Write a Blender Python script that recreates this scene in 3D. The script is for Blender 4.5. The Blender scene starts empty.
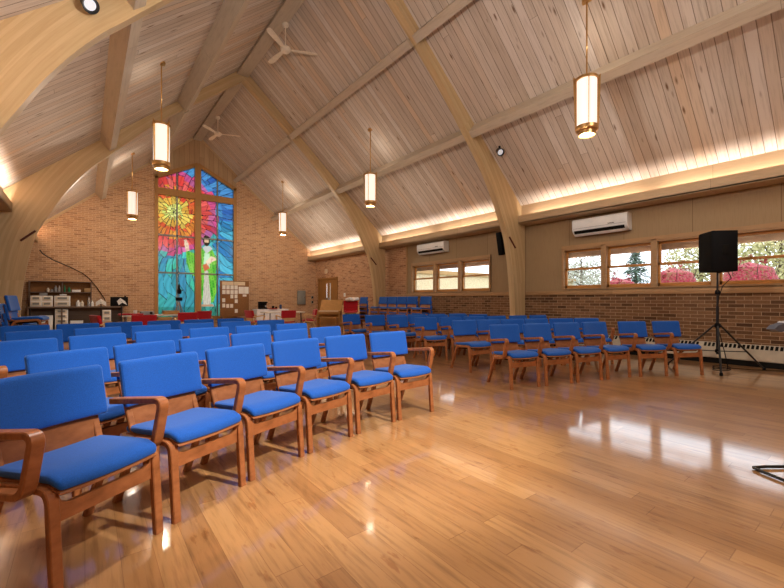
import bpy, bmesh, math, random
from mathutils import Vector, Matrix
random.seed(7)
PI = math.pi
SC = bpy.context.scene
COL = SC.collection

# ------------------------------------------------------------------ camera
cam_d = bpy.data.cameras.new('camera')
cam = bpy.data.objects.new('camera', cam_d)
COL.objects.link(cam)
cam.location = (0, 0, 1.15)
cam.rotation_euler = (PI / 2, 0, -math.radians(37.86))
cam_d.sensor_width = 36
cam_d.lens = 36 * 395 / 784
cam_d.shift_y = 6 / 784
cam_d.clip_start = 0.02
SC.camera = cam

# ------------------------------------------------------------------ world, exposure
SC.view_settings.view_transform = 'Standard'
SC.view_settings.look = 'None'
SC.view_settings.gamma = 1
SC.view_settings.exposure = 0.0
world = bpy.data.worlds.new('overcast_sky')
SC.world = world
world.use_nodes = True
bg = world.node_tree.nodes['Background']
bg.inputs['Color'].default_value = (0.88, 0.94, 1.0, 1)
bg.inputs['Strength'].default_value = 3.4


def light(name, kind, loc, power, color=(1, 1, 1), rot=(0, 0, 0), size=0.1, size_y=None, spot=None, blend=0.6):
    d = bpy.data.lights.new(name, kind)
    d.energy = power
    d.color = color
    if kind == 'AREA':
        d.size = size
        if size_y:
            d.shape = 'RECTANGLE'
            d.size_y = size_y
    else:
        d.shadow_soft_size = size
    if kind == 'SPOT':
        d.spot_size = spot
        d.spot_blend = blend
    o = bpy.data.objects.new(name, d)
    o.location = loc
    o.rotation_euler = rot
    COL.objects.link(o)
    return o


WARM = (1.0, 0.86, 0.70)
NEUT = (1.0, 0.95, 0.89)
# ridge x, floor z = 0, right wall 9.18, left wall -1.71, gable wall y = 18.08
RX = 3.734
HW = 5.446
WR = RX + HW
WL = RX - HW
GY = 18.08
FRONT = -4.0
AY = (5.99, 12.04)        # near faces of the two laminated arches
AT = 0.16


def roofz(d):
    return 8.084 - 0.875 * d


# strip lamps lying in the coves behind the fascias
for s in (-1, 1):
    for (y0, y1) in ((-3.6, -0.2), (0.2, 2.9), (3.2, 5.7), (6.5, 8.9), (9.3, 11.8), (12.5, 14.9), (15.3, 17.9)):
        light('cove_lamp', 'AREA', (RX + s * 5.075, (y0 + y1) / 2, 3.14), (8.0 if s > 0 else 19.0) * (y1 - y0), (1.0, 0.89, 0.80),
              (PI, s * math.radians(8), 0), 0.05, y1 - y0)
# unseen lights behind the camera: added hall fill, and spot on the front row
light('unseen_front_lamp', 'AREA', (4.2, -2.6, 5.6), 150, NEUT, (math.radians(38), 0, 0), 3.0, 1.2)
light('unseen_front_lamp', 'SPOT', (2.9, -1.4, 5.2), 1900, NEUT,
      Vector((1.75 - 2.9, 3.3 + 1.4, 0.4 - 5.2)).to_track_quat('-Z', 'Y').to_euler(), 0.05, spot=math.radians(38), blend=0.5)


# ------------------------------------------------------------------ material helpers
class NT:
    def __init__(self, name, rough=0.6, spec=0.3):
        self.m = bpy.data.materials.new(name)
        self.m.use_nodes = True
        self.t = self.m.node_tree
        self.b = self.t.nodes['Principled BSDF']
        self.b.inputs['Roughness'].default_value = rough
        self.b.inputs['Specular IOR Level'].default_value = spec
        self.obj = None

    def n(self, kind, **kw):
        nd = self.t.nodes.new(kind)
        for k, v in kw.items():
            setattr(nd, k, v)
        return nd

    def link(self, a, b):
        self.t.links.new(a, b)

    def coord(self):
        if not self.obj:
            self.obj = self.n('ShaderNodeTexCoord').outputs['Object']
        return self.obj

    def sep(self):
        s = self.n('ShaderNodeSeparateXYZ')
        self.link(self.coord(), s.inputs[0])
        return s.outputs

    def math(self, op, a, b=None, c=None):
        m = self.n('ShaderNodeMath', operation=op)
        for i, v in enumerate((a, b, c)):
            if v is None:
                continue
            if isinstance(v, (int, float)):
                m.inputs[i].default_value = v
            else:
                self.link(v, m.inputs[i])
        return m.outputs[0]

    def comb(self, x=0, y=0, z=0):
        c = self.n('ShaderNodeCombineXYZ')
        for i, v in enumerate((x, y, z)):
            if isinstance(v, (int, float)):
                c.inputs[i].default_value = v
            else:
                self.link(v, c.inputs[i])
        return c.outputs[0]

    def noise(self, vec, scale, detail=3, rough=0.55):
        n = self.n('ShaderNodeTexNoise')
        n.inputs['Scale'].default_value = scale
        n.inputs['Detail'].default_value = detail
        n.inputs['Roughness'].default_value = rough
        if vec is not None:
            self.link(vec, n.inputs['Vector'])
        return n.outputs[0]

    def wn(self, vec):
        n = self.n('ShaderNodeTexWhiteNoise', noise_dimensions='3D')
        self.link(vec, n.inputs['Vector'])
        return n.outputs['Value']

    def ramp(self, fac, stops):
        r = self.n('ShaderNodeValToRGB')
        e = r.color_ramp.elements
        e[0].position, e[0].color = stops[0][0], (*stops[0][1], 1)
        e[1].position, e[1].color = stops[-1][0], (*stops[-1][1], 1)
        for p, c in stops[1:-1]:
            x = e.new(p)
            x.color = (*c, 1)
        self.link(fac, r.inputs[0])
        return r.outputs[0]

    def mix(self, fac, a, b, mode='MIX'):
        m = self.n('ShaderNodeMix', data_type='RGBA', blend_type=mode)
        for i, v in ((0, fac), (6, a), (7, b)):
            if isinstance(v, (int, float)):
                m.inputs[i].default_value = v
            elif isinstance(v, tuple):
                m.inputs[i].default_value = (*v, 1)
            else:
                self.link(v, m.inputs[i])
        return m.outputs[2]

    def color(self, c):
        if isinstance(c, tuple):
            self.b.inputs['Base Color'].default_value = (*c, 1)
        else:
            self.link(c, self.b.inputs['Base Color'])
        return self

    def bump(self, h, strength=0.2, dist=0.01):
        b = self.n('ShaderNodeBump')
        b.inputs['Strength'].default_value = strength
        b.inputs['Distance'].default_value = dist
        self.link(h, b.inputs['Height'])
        self.link(b.outputs[0], self.b.inputs['Normal'])


def srgb(r, g, b):
    f = lambda v: (v / 255) / 12.92 if v / 255 <= 0.04045 else ((v / 255 + 0.055) / 1.055) ** 2.4
    return (f(r), f(g), f(b))


M = {}


def plain(name, c, rough=0.6, spec=0.3, metal=0.0, var=0.06, scale=8):
    t = NT(name, rough, spec)
    n = t.noise(t.coord(), scale)
    lo = tuple(max(0, v * (1 - var * 2)) for v in c)
    hi = tuple(min(1, v * (1 + var)) for v in c)
    t.color(t.ramp(n, [(0.3, lo), (0.7, hi)]))
    t.b.inputs['Metallic'].default_value = metal
    M[name] = t.m
    return t


def planks(name, u, v, width, length, stops, seam=0.05, seamcol=0.45, grain=0.5, knots=0.0, rough=0.5, spec=0.3, gs=1.0, seamw=None):
    """wood boards: u/v = axis index along / across the boards"""
    t = NT(name, rough, spec)
    s = t.sep()
    U, V = s[u], s[v]
    vw = t.math('DIVIDE', V, width)
    idx = t.math('FLOOR', vw)
    off = t.math('MULTIPLY', t.wn(t.comb(idx, 3.3, 1.1)), length)
    ul = t.math('DIVIDE', t.math('ADD', U, off), length)
    j = t.math('FLOOR', ul)
    rnd = t.wn(t.comb(idx, j, 7.7))
    col = t.ramp(rnd, stops)
    g = t.noise(t.comb(t.math('ADD', t.math('MULTIPLY', U, 1.6 * gs), t.math('MULTIPLY', rnd, 37.0)), t.math('MULTIPLY', V, 22 * gs), t.math('MULTIPLY', rnd, 9.0)), 1.6, 4, 0.62)
    gcol = t.ramp(g, [(0.28, (1 - grain, 1 - grain * 1.12, 1 - grain * 1.25)), (0.52, (1, 1, 1)), (0.75, (1 + 0.0, 1, 1))])
    col = t.mix(1.0, col, gcol, 'MULTIPLY')
    if knots > 0:
        vo = t.n('ShaderNodeTexVoronoi')
        vo.inputs['Scale'].default_value = 1.0
        t.link(t.comb(t.math('ADD', t.math('MULTIPLY', U, 2.3), t.math('MULTIPLY', rnd, 51.0)), t.math('MULTIPLY', V, 7.0), 0), vo.inputs['Vector'])
        kn = t.ramp(vo.outputs['Distance'], [(0.05, (0.30, 0.2, 0.13)), (0.13 * knots + 0.04, (1, 1, 1))])
        big = t.wn(t.comb(t.math('FLOOR', t.math('MULTIPLY', U, 1.9)), idx, 5.0))
        sel = t.math('GREATER_THAN', big, 0.45)
        col = t.mix(t.math('MULTIPLY', sel, 1.0), col, t.mix(1.0, col, kn, 'MULTIPLY'))
    fr = t.math('FRACT', vw)
    d = t.math('MINIMUM', fr, t.math('SUBTRACT', 1.0, fr))
    sm = t.math('LESS_THAN', d, seam)
    fu = t.math('FRACT', ul)
    du = t.math('LESS_THAN', t.math('MINIMUM', fu, t.math('SUBTRACT', 1.0, fu)), 0.0022 / length)
    sm = t.math('MAXIMUM', sm, du)
    col = t.mix(sm, col, t.mix(1.0, col, (seamcol, seamcol * .9, seamcol * .8), 'MULTIPLY'))
    t.color(col)
    t.bump(t.math('SUBTRACT', g, t.math('MULTIPLY', sm, 1.5)), 0.12, 0.004)
    M[name] = t.m
    return t


def brick(name, u, stops, mortar, bw=0.215, bh=0.075, mw=0.012, warp=True, var=0.25):
    t = NT(name, 0.85, 0.15)
    s = t.sep()
    U, V = s[u], s[2]
    row = t.math('FLOOR', t.math('DIVIDE', V, bh))
    odd = t.math('MULTIPLY', t.math('FLOORED_MODULO', row, 2.0), 0.5)
    ub = t.math('ADD', t.math('DIVIDE', U, bw), odd)
    rnd = t.wn(t.comb(row, t.math('FLOOR', ub), 2.0))
    col = t.ramp(rnd, stops)
    g = t.noise(t.coord(), 30, 4, 0.7)
    col = t.mix(1.0, col, t.ramp(g, [(0.3, (1 - var, 1 - var, 1 - var)), (0.65, (1, 1, 1))]), 'MULTIPLY')
    fu, fv = t.math('FRACT', ub), t.math('FRACT', t.math('DIVIDE', V, bh))
    eu = t.math('MULTIPLY', t.math('MINIMUM', fu, t.math('SUBTRACT', 1.0, fu)), bw)
    ev = t.math('MULTIPLY', t.math('MINIMUM', fv, t.math('SUBTRACT', 1.0, fv)), bh)
    e = t.math('LESS_THAN', t.math('MINIMUM', eu, ev), mw / 2)
    t.color(t.mix(e, col, mortar))
    t.bump(t.math('SUBTRACT', t.math('MULTIPLY', g, 0.4), e), 0.5, 0.006)
    M[name] = t.m
    return t


# floor: honey oak boards running with the hall (along y), satin varnish
t = planks('oak_floor', 1, 0, 0.125, 1.2,
           [(0.0, srgb(170, 121, 73)), (0.35, srgb(184, 135, 84)), (0.7, srgb(194, 145, 92)), (1.0, srgb(177, 127, 78))],
           seam=0.010, seamcol=0.70, grain=0.34, knots=0.0, rough=0.34, spec=0.45)
s_ = t.sep()
fl = t.noise(t.comb(t.math('MULTIPLY', s_[0], 3.4), t.math('MULTIPLY', s_[1], 1.0), 0), 4.6, 4, 0.6)
old = t.b.inputs['Base Color'].links[0].from_socket
t.color(t.mix(t.math('MULTIPLY', t.ramp(fl, [(0.60, (0, 0, 0)), (0.68, (1, 1, 1))]), 0.65), old, t.mix(1.0, old, (0.62, 0.42, 0.26), 'MULTIPLY')))
t.b.inputs['Coat Weight'].default_value = 1.0
t.b.inputs['Coat Roughness'].default_value = 0.085
t.b.inputs['Coat IOR'].default_value = 1.68
rn = t.noise(t.comb(t.math('MULTIPLY', s_[0], 9), t.math('MULTIPLY', s_[1], 2.0), 0), 1.0, 2)
bb = t.n('ShaderNodeBump')
bb.inputs['Strength'].default_value = 0.05
bb.inputs['Distance'].default_value = 0.006
t.link(rn, bb.inputs['Height'])
t.link(bb.outputs[0], t.b.inputs['Coat Normal'])

# ceiling: whitewashed knotty boards running down the slope (x), seams every 0.15 m in y
planks('whitewashed_ceiling', 0, 1, 0.152, 6.5,
       [(0.0, srgb(200, 184, 168)), (0.4, srgb(216, 204, 192)), (0.62, srgb(210, 192, 174)), (0.85, srgb(222, 212, 203)), (1.0, srgb(216, 192, 166))],
       seam=0.035, seamcol=0.40, grain=0.26, knots=1.0, rough=0.65, spec=0.2)
planks('pickled_beam', 1, 0, 0.5, 9.0, [(0.0, srgb(196, 180, 160)), (1.0, srgb(204, 188, 166))], seam=0.0, grain=0.16, rough=0.6)
planks('wall_panel', 2, 1, 1.22, 9.0, [(0.0, srgb(158, 132, 98)), (1.0, srgb(168, 142, 106))], seam=0.004, seamcol=0.5, grain=0.12, rough=0.6, gs=1.6)
planks('gable_panel', 2, 0, 0.19, 9.0, [(0.0, srgb(182, 152, 116)), (1.0, srgb(198, 168, 132))], seam=0.03, seamcol=0.6, grain=0.16, rough=0.6)
planks('window_oak', 1, 2, 0.9, 5.0, [(0.0, srgb(196, 134, 70)), (1.0, srgb(206, 144, 78))], seam=0.0, grain=0.22, rough=0.42)
planks('casing_oak', 1, 2, 0.9, 5.0, [(0.0, srgb(170, 134, 94)), (1.0, srgb(182, 144, 102))], seam=0.0, grain=0.2, rough=0.5)
planks('gable_frame_wood', 2, 0, 0.9, 5.0, [(0.0, srgb(170, 126, 74)), (1.0, srgb(182, 136, 82))], seam=0.0, grain=0.15, rough=0.5)
planks('fascia_wood', 1, 2, 0.9, 6.0, [(0.0, srgb(194, 166, 130)), (1.0, srgb(202, 174, 138))], seam=0.0, grain=0.12, rough=0.5)
planks('door_wood', 2, 1, 0.5, 6.0, [(0.0, srgb(150, 106, 58)), (1.0, srgb(160, 114, 62))], seam=0.0, grain=0.2, rough=0.45)
planks('dark_shelf_wood', 0, 2, 0.6, 4.0, [(0.0, srgb(112, 92, 78)), (1.0, srgb(122, 100, 84))], seam=0.0, grain=0.2)
brick('gable_brick', 0, [(0.0, srgb(172, 130, 96)), (0.2, srgb(200, 158, 122)), (0.7, srgb(210, 167, 126)), (1.0, srgb(184, 138, 100))],
      srgb(228, 200, 170), 0.21, 0.068, 0.009)
brick('side_brick', 1, [(0.0, srgb(88, 62, 44)), (0.35, srgb(128, 94, 66)), (0.75, srgb(144, 108, 78)), (1.0, srgb(112, 80, 56))],
      srgb(176, 150, 120), 0.225, 0.0675, 0.009)
brick('corner_brick', 1, [(0.0, srgb(150, 108, 80)), (0.2, srgb(188, 142, 108)), (0.7, srgb(204, 160, 122)), (1.0, srgb(178, 130, 96))],
      srgb(216, 186, 154), 0.225, 0.0675, 0.009)
# laminated arches: grain follows the arch through its UVs
t = NT('laminated_arch', 0.42, 0.3)
uv = t.n('ShaderNodeUVMap')
uv.uv_map = 'UVMap'
su = t.n('ShaderNodeSeparateXYZ')
t.link(uv.outputs[0], su.inputs[0])
lam = t.wn(t.comb(t.math('FLOOR', t.math('DIVIDE', su.outputs[1], 0.045)), 1.0, t.math('FLOOR', t.math('DIVIDE', su.outputs[0], 4.0))))
base = t.ramp(lam, [(0.0, srgb(192, 164, 122)), (0.5, srgb(200, 172, 130)), (1.0, srgb(206, 180, 140))])
g = t.noise(t.comb(t.math('MULTIPLY', su.outputs[0], 1.2), t.math('MULTIPLY', su.outputs[1], 26), 0), 1.6, 4, 0.6)
t.color(t.mix(1.0, base, t.ramp(g, [(0.3, (0.90, 0.87, 0.82)), (0.6, (1, 1, 1))]), 'MULTIPLY'))
M['laminated_arch'] = t.m
# chair wood and fabric
t = NT('bent_beech', 0.38, 0.4)
s_ = t.sep()
g = t.noise(t.comb(t.math('MULTIPLY', s_[0], 3), t.math('MULTIPLY', s_[1], 14), t.math('MULTIPLY', s_[2], 6)), 3.5, 3, 0.6)
t.color(t.ramp(g, [(0.25, srgb(132, 78, 42)), (0.5, srgb(160, 97, 55)), (0.8, srgb(176, 112, 68))]))
M['bent_beech'] = t.m


def fabric(name, c):
    t = NT(name, 0.85, 0.15)
    n = t.noise(t.coord(), 260, 2, 0.6)
    lo = tuple(v * 0.82 for v in c)
    hi = tuple(min(1, v * 1.15) for v in c)
    t.color(t.ramp(n, [(0.35, lo), (0.65, hi)]))
    t.b.inputs['Sheen Weight'].default_value = 0.45
    t.b.inputs['Sheen Roughness'].default_value = 0.5
    t.b.inputs['Sheen Tint'].default_value = (0.5, 0.7, 1, 1)
    t.bump(n, 0.15, 0.001)
    M[name] = t.m
    return t


fabric('blue_fabric', srgb(24, 84, 172))
fabric('red_fabric', srgb(176, 30, 40)).b.inputs['Sheen Tint'].default_value = (1, .6, .6, 1)
plain('brass', srgb(212, 168, 108), 0.28, 0.5, 0.85)
plain('cream_metal', srgb(232, 222, 204), 0.4, 0.4)
plain('fan_white', srgb(240, 226, 205), 0.4, 0.4)
plain('white_plastic', srgb(244, 244, 242), 0.35, 0.4, var=0.02)
plain('grey_plastic', srgb(150, 152, 156), 0.45, 0.4)
plain('radiator_enamel', srgb(198, 188, 168), 0.45, 0.35)
plain('black_plastic', srgb(13, 13, 15), 0.65, 0.15)
plain('black_metal', srgb(22, 22, 24), 0.35, 0.5)
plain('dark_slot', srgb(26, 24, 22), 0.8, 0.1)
plain('steel', srgb(190, 192, 196), 0.25, 0.5, 0.9)
plain('rust_rod', srgb(94, 44, 30), 0.6, 0.3)
plain('electric_grey', srgb(140, 142, 138), 0.5, 0.3)
plain('paper', srgb(238, 234, 226), 0.8, 0.1, var=0.03)
plain('cream_paper', srgb(226, 206, 176), 0.8, 0.1)
plain('cork', srgb(146, 104, 68), 0.9, 0.1, var=0.2, scale=60)
plain('linen', srgb(236, 236, 240), 0.9, 0.1)
plain('pale_birch', srgb(214, 176, 126), 0.5, 0.3)
plain('organ_oak', srgb(186, 138, 78), 0.42, 0.3)
plain('laminate_top', srgb(236, 230, 216), 0.4, 0.3)
plain('green_plastic', srgb(40, 130, 84), 0.4, 0.3)
plain('blue_plastic', srgb(40, 62, 110), 0.4, 0.3)
plain('red_plastic', srgb(178, 34, 34), 0.4, 0.3)
plain('tan_card', srgb(184, 150, 106), 0.8, 0.1)
plain('bark', srgb(92, 80, 70), 0.9, 0.1)
plain('lawn', srgb(180, 178, 150), 0.95, 0.05, var=0.2, scale=3)
plain('siding', srgb(226, 208, 172), 0.85, 0.1, var=0.12, scale=14)
plain('eave_white', srgb(240, 240, 236), 0.7, 0.1)
plain('soffit_brown', srgb(206, 178, 166), 0.7, 0.1)
plain('music_grey', srgb(84, 86, 96), 0.5, 0.3)


def leafmat(name, cols):
    t = NT(name, 0.7, 0.2)
    s_ = t.sep()
    r = t.wn(t.comb(t.math('FLOOR', t.math('MULTIPLY', s_[0], 31)), t.math('FLOOR', t.math('MULTIPLY', s_[1], 31)), t.math('FLOOR', t.math('MULTIPLY', s_[2], 31))))
    t.color(t.ramp(r, [(i / (len(cols) - 1), srgb(*c)) for i, c in enumerate(cols)]))
    M[name] = t.m


leafmat('red_leaves', [(140, 26, 50), (178, 50, 74), (186, 96, 104), (128, 44, 48), (150, 118, 84), (170, 60, 82)])
leafmat('conifer_needles', [(66, 92, 78), (98, 122, 104), (120, 140, 124)])
leafmat('yellow_leaves', [(206, 196, 140), (160, 164, 110), (222, 210, 170), (134, 142, 102)])
leafmat('twig_haze', [(178, 178, 160), (206, 204, 190), (150, 156, 138)])


def emis(name, c, s):
    t = NT(name)
    t.color(c)
    t.b.inputs['Emission Color'].default_value = (*c, 1)
    t.b.inputs['Emission Strength'].default_value = s
    M[name] = t.m


emis('lit_glass', (1.0, 0.90, 0.78), 0.78)
emis('lit_lens', (1.0, 0.80, 0.52), 1.2)
emis('spot_lens', (0.75, 0.80, 0.88), 0.3)

t = NT('clear_glass', 0.02, 0.5)
tr = t.n('ShaderNodeBsdfTransparent')
tr.inputs[0].default_value = (0.96, 0.97, 0.98, 1)
gl = t.n('ShaderNodeBsdfGlossy')
gl.inputs['Roughness'].default_value = 0.02
mx = t.n('ShaderNodeMixShader')
mx.inputs[0].default_value = 0.06
t.link(tr.outputs[0], mx.inputs[1])
t.link(gl.outputs[0], mx.inputs[2])
t.link(mx.outputs[0], t.t.nodes['Material Output'].inputs[0])
M['clear_glass'] = t.m
# stained glass: coloured, partly diffusing, lit by the sky outside
t = NT('stained_glass', 0.2, 0.4)
at = t.n('ShaderNodeVertexColor')
at.layer_name = 'glass_colour'
tl = t.n('ShaderNodeBsdfTranslucent')
tp = t.n('ShaderNodeBsdfTransparent')
dk = t.mix(1.0, at.outputs[0], (.40, .40, .40), 'MULTIPLY')
t.link(dk, tl.inputs[0])
t.link(dk, tp.inputs[0])
mx = t.n('ShaderNodeMixShader')
mx.inputs[0].default_value = 0.55
t.link(tl.outputs[0], mx.inputs[1])
t.link(tp.outputs[0], mx.inputs[2])
gl = t.n('ShaderNodeBsdfGlossy')
gl.inputs['Roughness'].default_value = 0.15
m2 = t.n('ShaderNodeMixShader')
m2.inputs[0].default_value = 0.03
t.link(mx.outputs[0], m2.inputs[1])
t.link(gl.outputs[0], m2.inputs[2])
t.link(m2.outputs[0], t.t.nodes['Material Output'].inputs[0])
M['stained_glass'] = t.m


# ------------------------------------------------------------------ mesh helpers
class MB:
    def __init__(self):
        self.v, self.f, self.uv = [], [], None

    def add(self, vs, fs):
        o = len(self.v)
        self.v += [tuple(p) for p in vs]
        self.f += [tuple(i + o for i in f) for f in fs]
        return self

    def box(self, a, b):
        (x0, y0, z0), (x1, y1, z1) = [tuple(min(p, q) for p, q in zip(a, b)), tuple(max(p, q) for p, q in zip(a, b))]
        v = [(x0, y0, z0), (x1, y0, z0), (x1, y1, z0), (x0, y1, z0), (x0, y0, z1), (x1, y0, z1), (x1, y1, z1), (x0, y1, z1)]
        return self.add(v, [(0, 3, 2, 1), (4, 5, 6, 7), (0, 1, 5, 4), (1, 2, 6, 5), (2, 3, 7, 6), (3, 0, 4, 7)])

    def rbox(self, a, b, r=0.01, seg=2, cuts=0, fn=None):
        bm = bmesh.new()
        bmesh.ops.create_cube(bm, size=1)
        c = [(p + q) / 2 for p, q in zip(a, b)]
        s = [abs(q - p) for p, q in zip(a, b)]
        for v in bm.verts:
            v.co = Vector((v.co.x * s[0], v.co.y * s[1], v.co.z * s[2]))
        bmesh.ops.bevel(bm, geom=bm.edges[:], offset=min(r, min(s) * .49), segments=seg, affect='EDGES', profile=0.5)
        if cuts:
            for ax in (0, 1, 2):
                if s[ax] < 0.15:
                    continue
                for k in range(1, cuts + 1):
                    co = Vector((0, 0, 0))
                    co[ax] = -s[ax] / 2 + s[ax] * k / (cuts + 1)
                    no = Vector((0, 0, 0))
                    no[ax] = 1
                    bmesh.ops.bisect_plane(bm, geom=bm.verts[:] + bm.edges[:] + bm.faces[:], plane_co=co, plane_no=no)
        bm.verts.index_update()
        vs = []
        for v in bm.verts:
            p = (v.co.x + c[0], v.co.y + c[1], v.co.z + c[2])
            vs.append(fn(*p) if fn else p)
        fs = [tuple(q.index for q in f.verts) for f in bm.faces]
        bm.free()
        return self.add(vs, fs)

    def prism(self, poly, axis, a, b, order=None):
        """poly of 2-D points extruded along axis: 0 -> (a,p,q), 1 -> (p,a,q), 2 -> (p,q,a)"""
        n = len(poly)

        def mk(p, t):
            return (t, p[0], p[1]) if axis == 0 else (p[0], t, p[1]) if axis == 1 else (p[0], p[1], t)
        vs = [mk(p, a) for p in poly] + [mk(p, b) for p in poly]
        fs = [tuple(range(n))[::-1], tuple(range(n, 2 * n))] + [(i, (i + 1) % n, n + (i + 1) % n, n + i) for i in range(n)]
        return self.add(vs, fs)

    def tube(self, pts, r, n=8, cap=True):
        pts = [Vector(p) for p in pts]
        rs = r if isinstance(r, (list, tuple)) else [r] * len(pts)
        rings = []
        up = None
        for i, p in enumerate(pts):
            d = (pts[min(i + 1, len(pts) - 1)] - pts[max(i - 1, 0)]).normalized()
            if up is None:
                up = Vector((0, 0, 1)) if abs(d.z) < .9 else Vector((1, 0, 0))
            s = d.cross(up).normalized()
            up = s.cross(d).normalized()
            rings.append([p + (s * math.cos(a) + up * math.sin(a)) * rs[i] for a in [2 * PI * k / n for k in range(n)]])
        vs = [q for ring in rings for q in ring]
        fs = []
        for i in range(len(pts) - 1):
            for k in range(n):
                fs.append((i * n + k, i * n + (k + 1) % n, (i + 1) * n + (k + 1) % n, (i + 1) * n + k))
        if cap:
            fs.append(tuple(range(n))[::-1])
            fs.append(tuple(range((len(pts) - 1) * n, len(pts) * n)))
        return self.add(vs, fs)

    def lathe(self, prof, c=(0, 0, 0), n=24, close=True):
        vs, fs = [], []
        for r, z in prof:
            for k in range(n):
                a = 2 * PI * k / n
                vs.append((c[0] + r * math.cos(a), c[1] + r * math.sin(a), c[2] + z))
        m = len(prof)
        for i in range(m - 1):
            for k in range(n):
                fs.append((i * n + k, i * n + (k + 1) % n, (i + 1) * n + (k + 1) % n, (i + 1) * n + k))
        if close:
            fs.append(tuple(range(n))[::-1])
            fs.append(tuple(range((m - 1) * n, m * n)))
        return self.add(vs, fs)

    def strip(self, path, x, w, t):
        """bent-wood strip: path of (y,z) points, width w along x centred on x, thickness t"""
        n = len(path)
        P = [Vector((p[0], p[1])) for p in path]
        L, R = [], []
        for i in range(n):
            d = (P[min(i + 1, n - 1)] - P[max(i - 1, 0)]).normalized()
            nn = Vector((-d.y, d.x))
            k = 1.0
            if 0 < i < n - 1:
                a = (P[i] - P[i - 1]).normalized()
                b = (P[i + 1] - P[i]).normalized()
                k = 1 / max(.6, math.cos(a.angle(b) / 2))
            L.append(P[i] + nn * t / 2 * k)
            R.append(P[i] - nn * t / 2 * k)
        c = min(0.004, t * .3)
        vs, fs = [], []
        for i in range(n):
            l, r = L[i], R[i]
            li, ri = l + (r - l) * (c / t), r + (l - r) * (c / t)
            a, b = x - w / 2, x + w / 2
            vs += [(a + c, l.x, l.y), (b - c, l.x, l.y), (b, li.x, li.y), (b, ri.x, ri.y), (b - c, r.x, r.y), (a + c, r.x, r.y), (a, ri.x, ri.y), (a, li.x, li.y)]
        for i in range(n - 1):
            for k in range(8):
                fs.append((i * 8 + k, i * 8 + (k + 1) % 8, (i + 1) * 8 + (k + 1) % 8, (i + 1) * 8 + k))
        fs.append(tuple(range(8))[::-1])
        fs.append(tuple(range((n - 1) * 8, n * 8)))
        return self.add(vs, fs)

    def xform(self, mat):
        self.v = [tuple(mat @ Vector(p)) for p in self.v]
        return self

    def build(self, name, mat, parent=None, loc=None, rotz=0, smooth=32):
        me = bpy.data.meshes.new(name)
        me.from_pydata(self.v, [], self.f)
        bm = bmesh.new()
        bm.from_mesh(me)
        bmesh.ops.recalc_face_normals(bm, faces=bm.faces[:])
        bm.to_mesh(me)
        bm.free()
        if smooth:
            me.shade_smooth()
            me.set_sharp_from_angle(angle=math.radians(smooth))
        me.materials.append(M[mat] if isinstance(mat, str) else mat)
        o = bpy.data.objects.new(name, me)
        COL.objects.link(o)
        if parent:
            o.parent = parent
        if loc is not None:
            o.location = loc
            o.rotation_euler = (0, 0, rotz)
        return o


def bend(pts, r=0.04, seg=5):
    """round the corners of a 2-D polyline"""
    out = [pts[0]]
    for i in range(1, len(pts) - 1):
        a, b, c = Vector(pts[i - 1]), Vector(pts[i]), Vector(pts[i + 1])
        rr = min(r, (a - b).length * .49, (c - b).length * .49)
        p, q = b + (a - b).normalized() * rr, b + (c - b).normalized() * rr
        for k in range(seg + 1):
            s = k / seg
            out.append(tuple((1 - s) ** 2 * p + 2 * s * (1 - s) * b + s * s * q))
    out.append(pts[-1])
    return out


def thing(name, label, cat, loc=(0, 0, 0), rotz=0, group=None):
    o = bpy.data.objects.new(name, None)
    o.empty_display_size = 0.1
    COL.objects.link(o)
    o.location = loc
    o.rotation_euler = (0, 0, rotz)
    tag(o, label, cat, group)
    return o


def tag(o, label, cat, group=None):
    o['label'] = label
    o['category'] = cat
    if group:
        o['group'] = group
    return o


def struct(o, label=None):
    o['kind'] = 'structure'
    if label:
        o['label'] = label
    return o


def sempty(name, loc=(0, 0, 0)):
    o = bpy.data.objects.new(name, None)
    COL.objects.link(o)
    o.location = loc
    o['kind'] = 'structure'
    return o


CH = {}


def kids(o):
    return [c for c in bpy.data.objects if c.parent == o]


def copy_tree(root, loc, rotz, label, group=None, skip=()):
    """copy a thing, its parts and their sub-parts"""
    if root.name not in CH:
        CH[root.name] = [(c, kids(c)) for c in kids(root)]
    r = root.copy()
    COL.objects.link(r)
    r.location = loc
    r.rotation_euler = (0, 0, rotz)
    r['label'] = label
    if group:
        r['group'] = group
    for c, gs in CH[root.name]:
        if c.name.split('.')[0] in skip or c.name in skip:
            continue
        d = c.copy()
        COL.objects.link(d)
        d.parent = r
        for g_ in gs:
            e = g_.copy()
            COL.objects.link(e)
            e.parent = d
    return r


# ------------------------------------------------------------------ the setting
struct(MB().box((WL - .15, FRONT, -0.12), (WR + .15, GY + .15, 0)).build('floor', 'oak_floor', smooth=0), 'glossy honey oak plank floor')
# ceiling: two slopes, each a slab with its thickness
mb = MB()
for s in (-1, 1):
    dd = 5.30
    poly = [(RX, roofz(0)), (RX + s * dd, roofz(dd)), (RX + s * dd, roofz(dd) + .16), (RX, roofz(0) + .16)]
    mb.prism(poly, 1, FRONT, GY + .35)
struct(mb.build('ceiling', 'whitewashed_ceiling', smooth=0), 'vaulted ceiling of whitewashed boards')
# roof tails and eaves outside
mb = MB()
for s in (-1, 1):
    mb.prism([(RX + s * 5.30, roofz(5.30)), (RX + s * 5.88, roofz(5.88)), (RX + s * 5.88, roofz(5.88) + .16), (RX + s * 5.30, roofz(5.30) + .16)], 1, FRONT, GY + .35)
    mb.box((RX + s * 5.85, FRONT, 2.20), (RX + s * 5.90, GY + .35, 3.09))
    mb.box((RX + s * 5.71, FRONT, 2.42), (RX + s * 5.85, GY + .35, 2.45))
struct(mb.build('trim_1', 'soffit_brown', smooth=0), 'brown eaves along the outside of the long walls')

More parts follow.
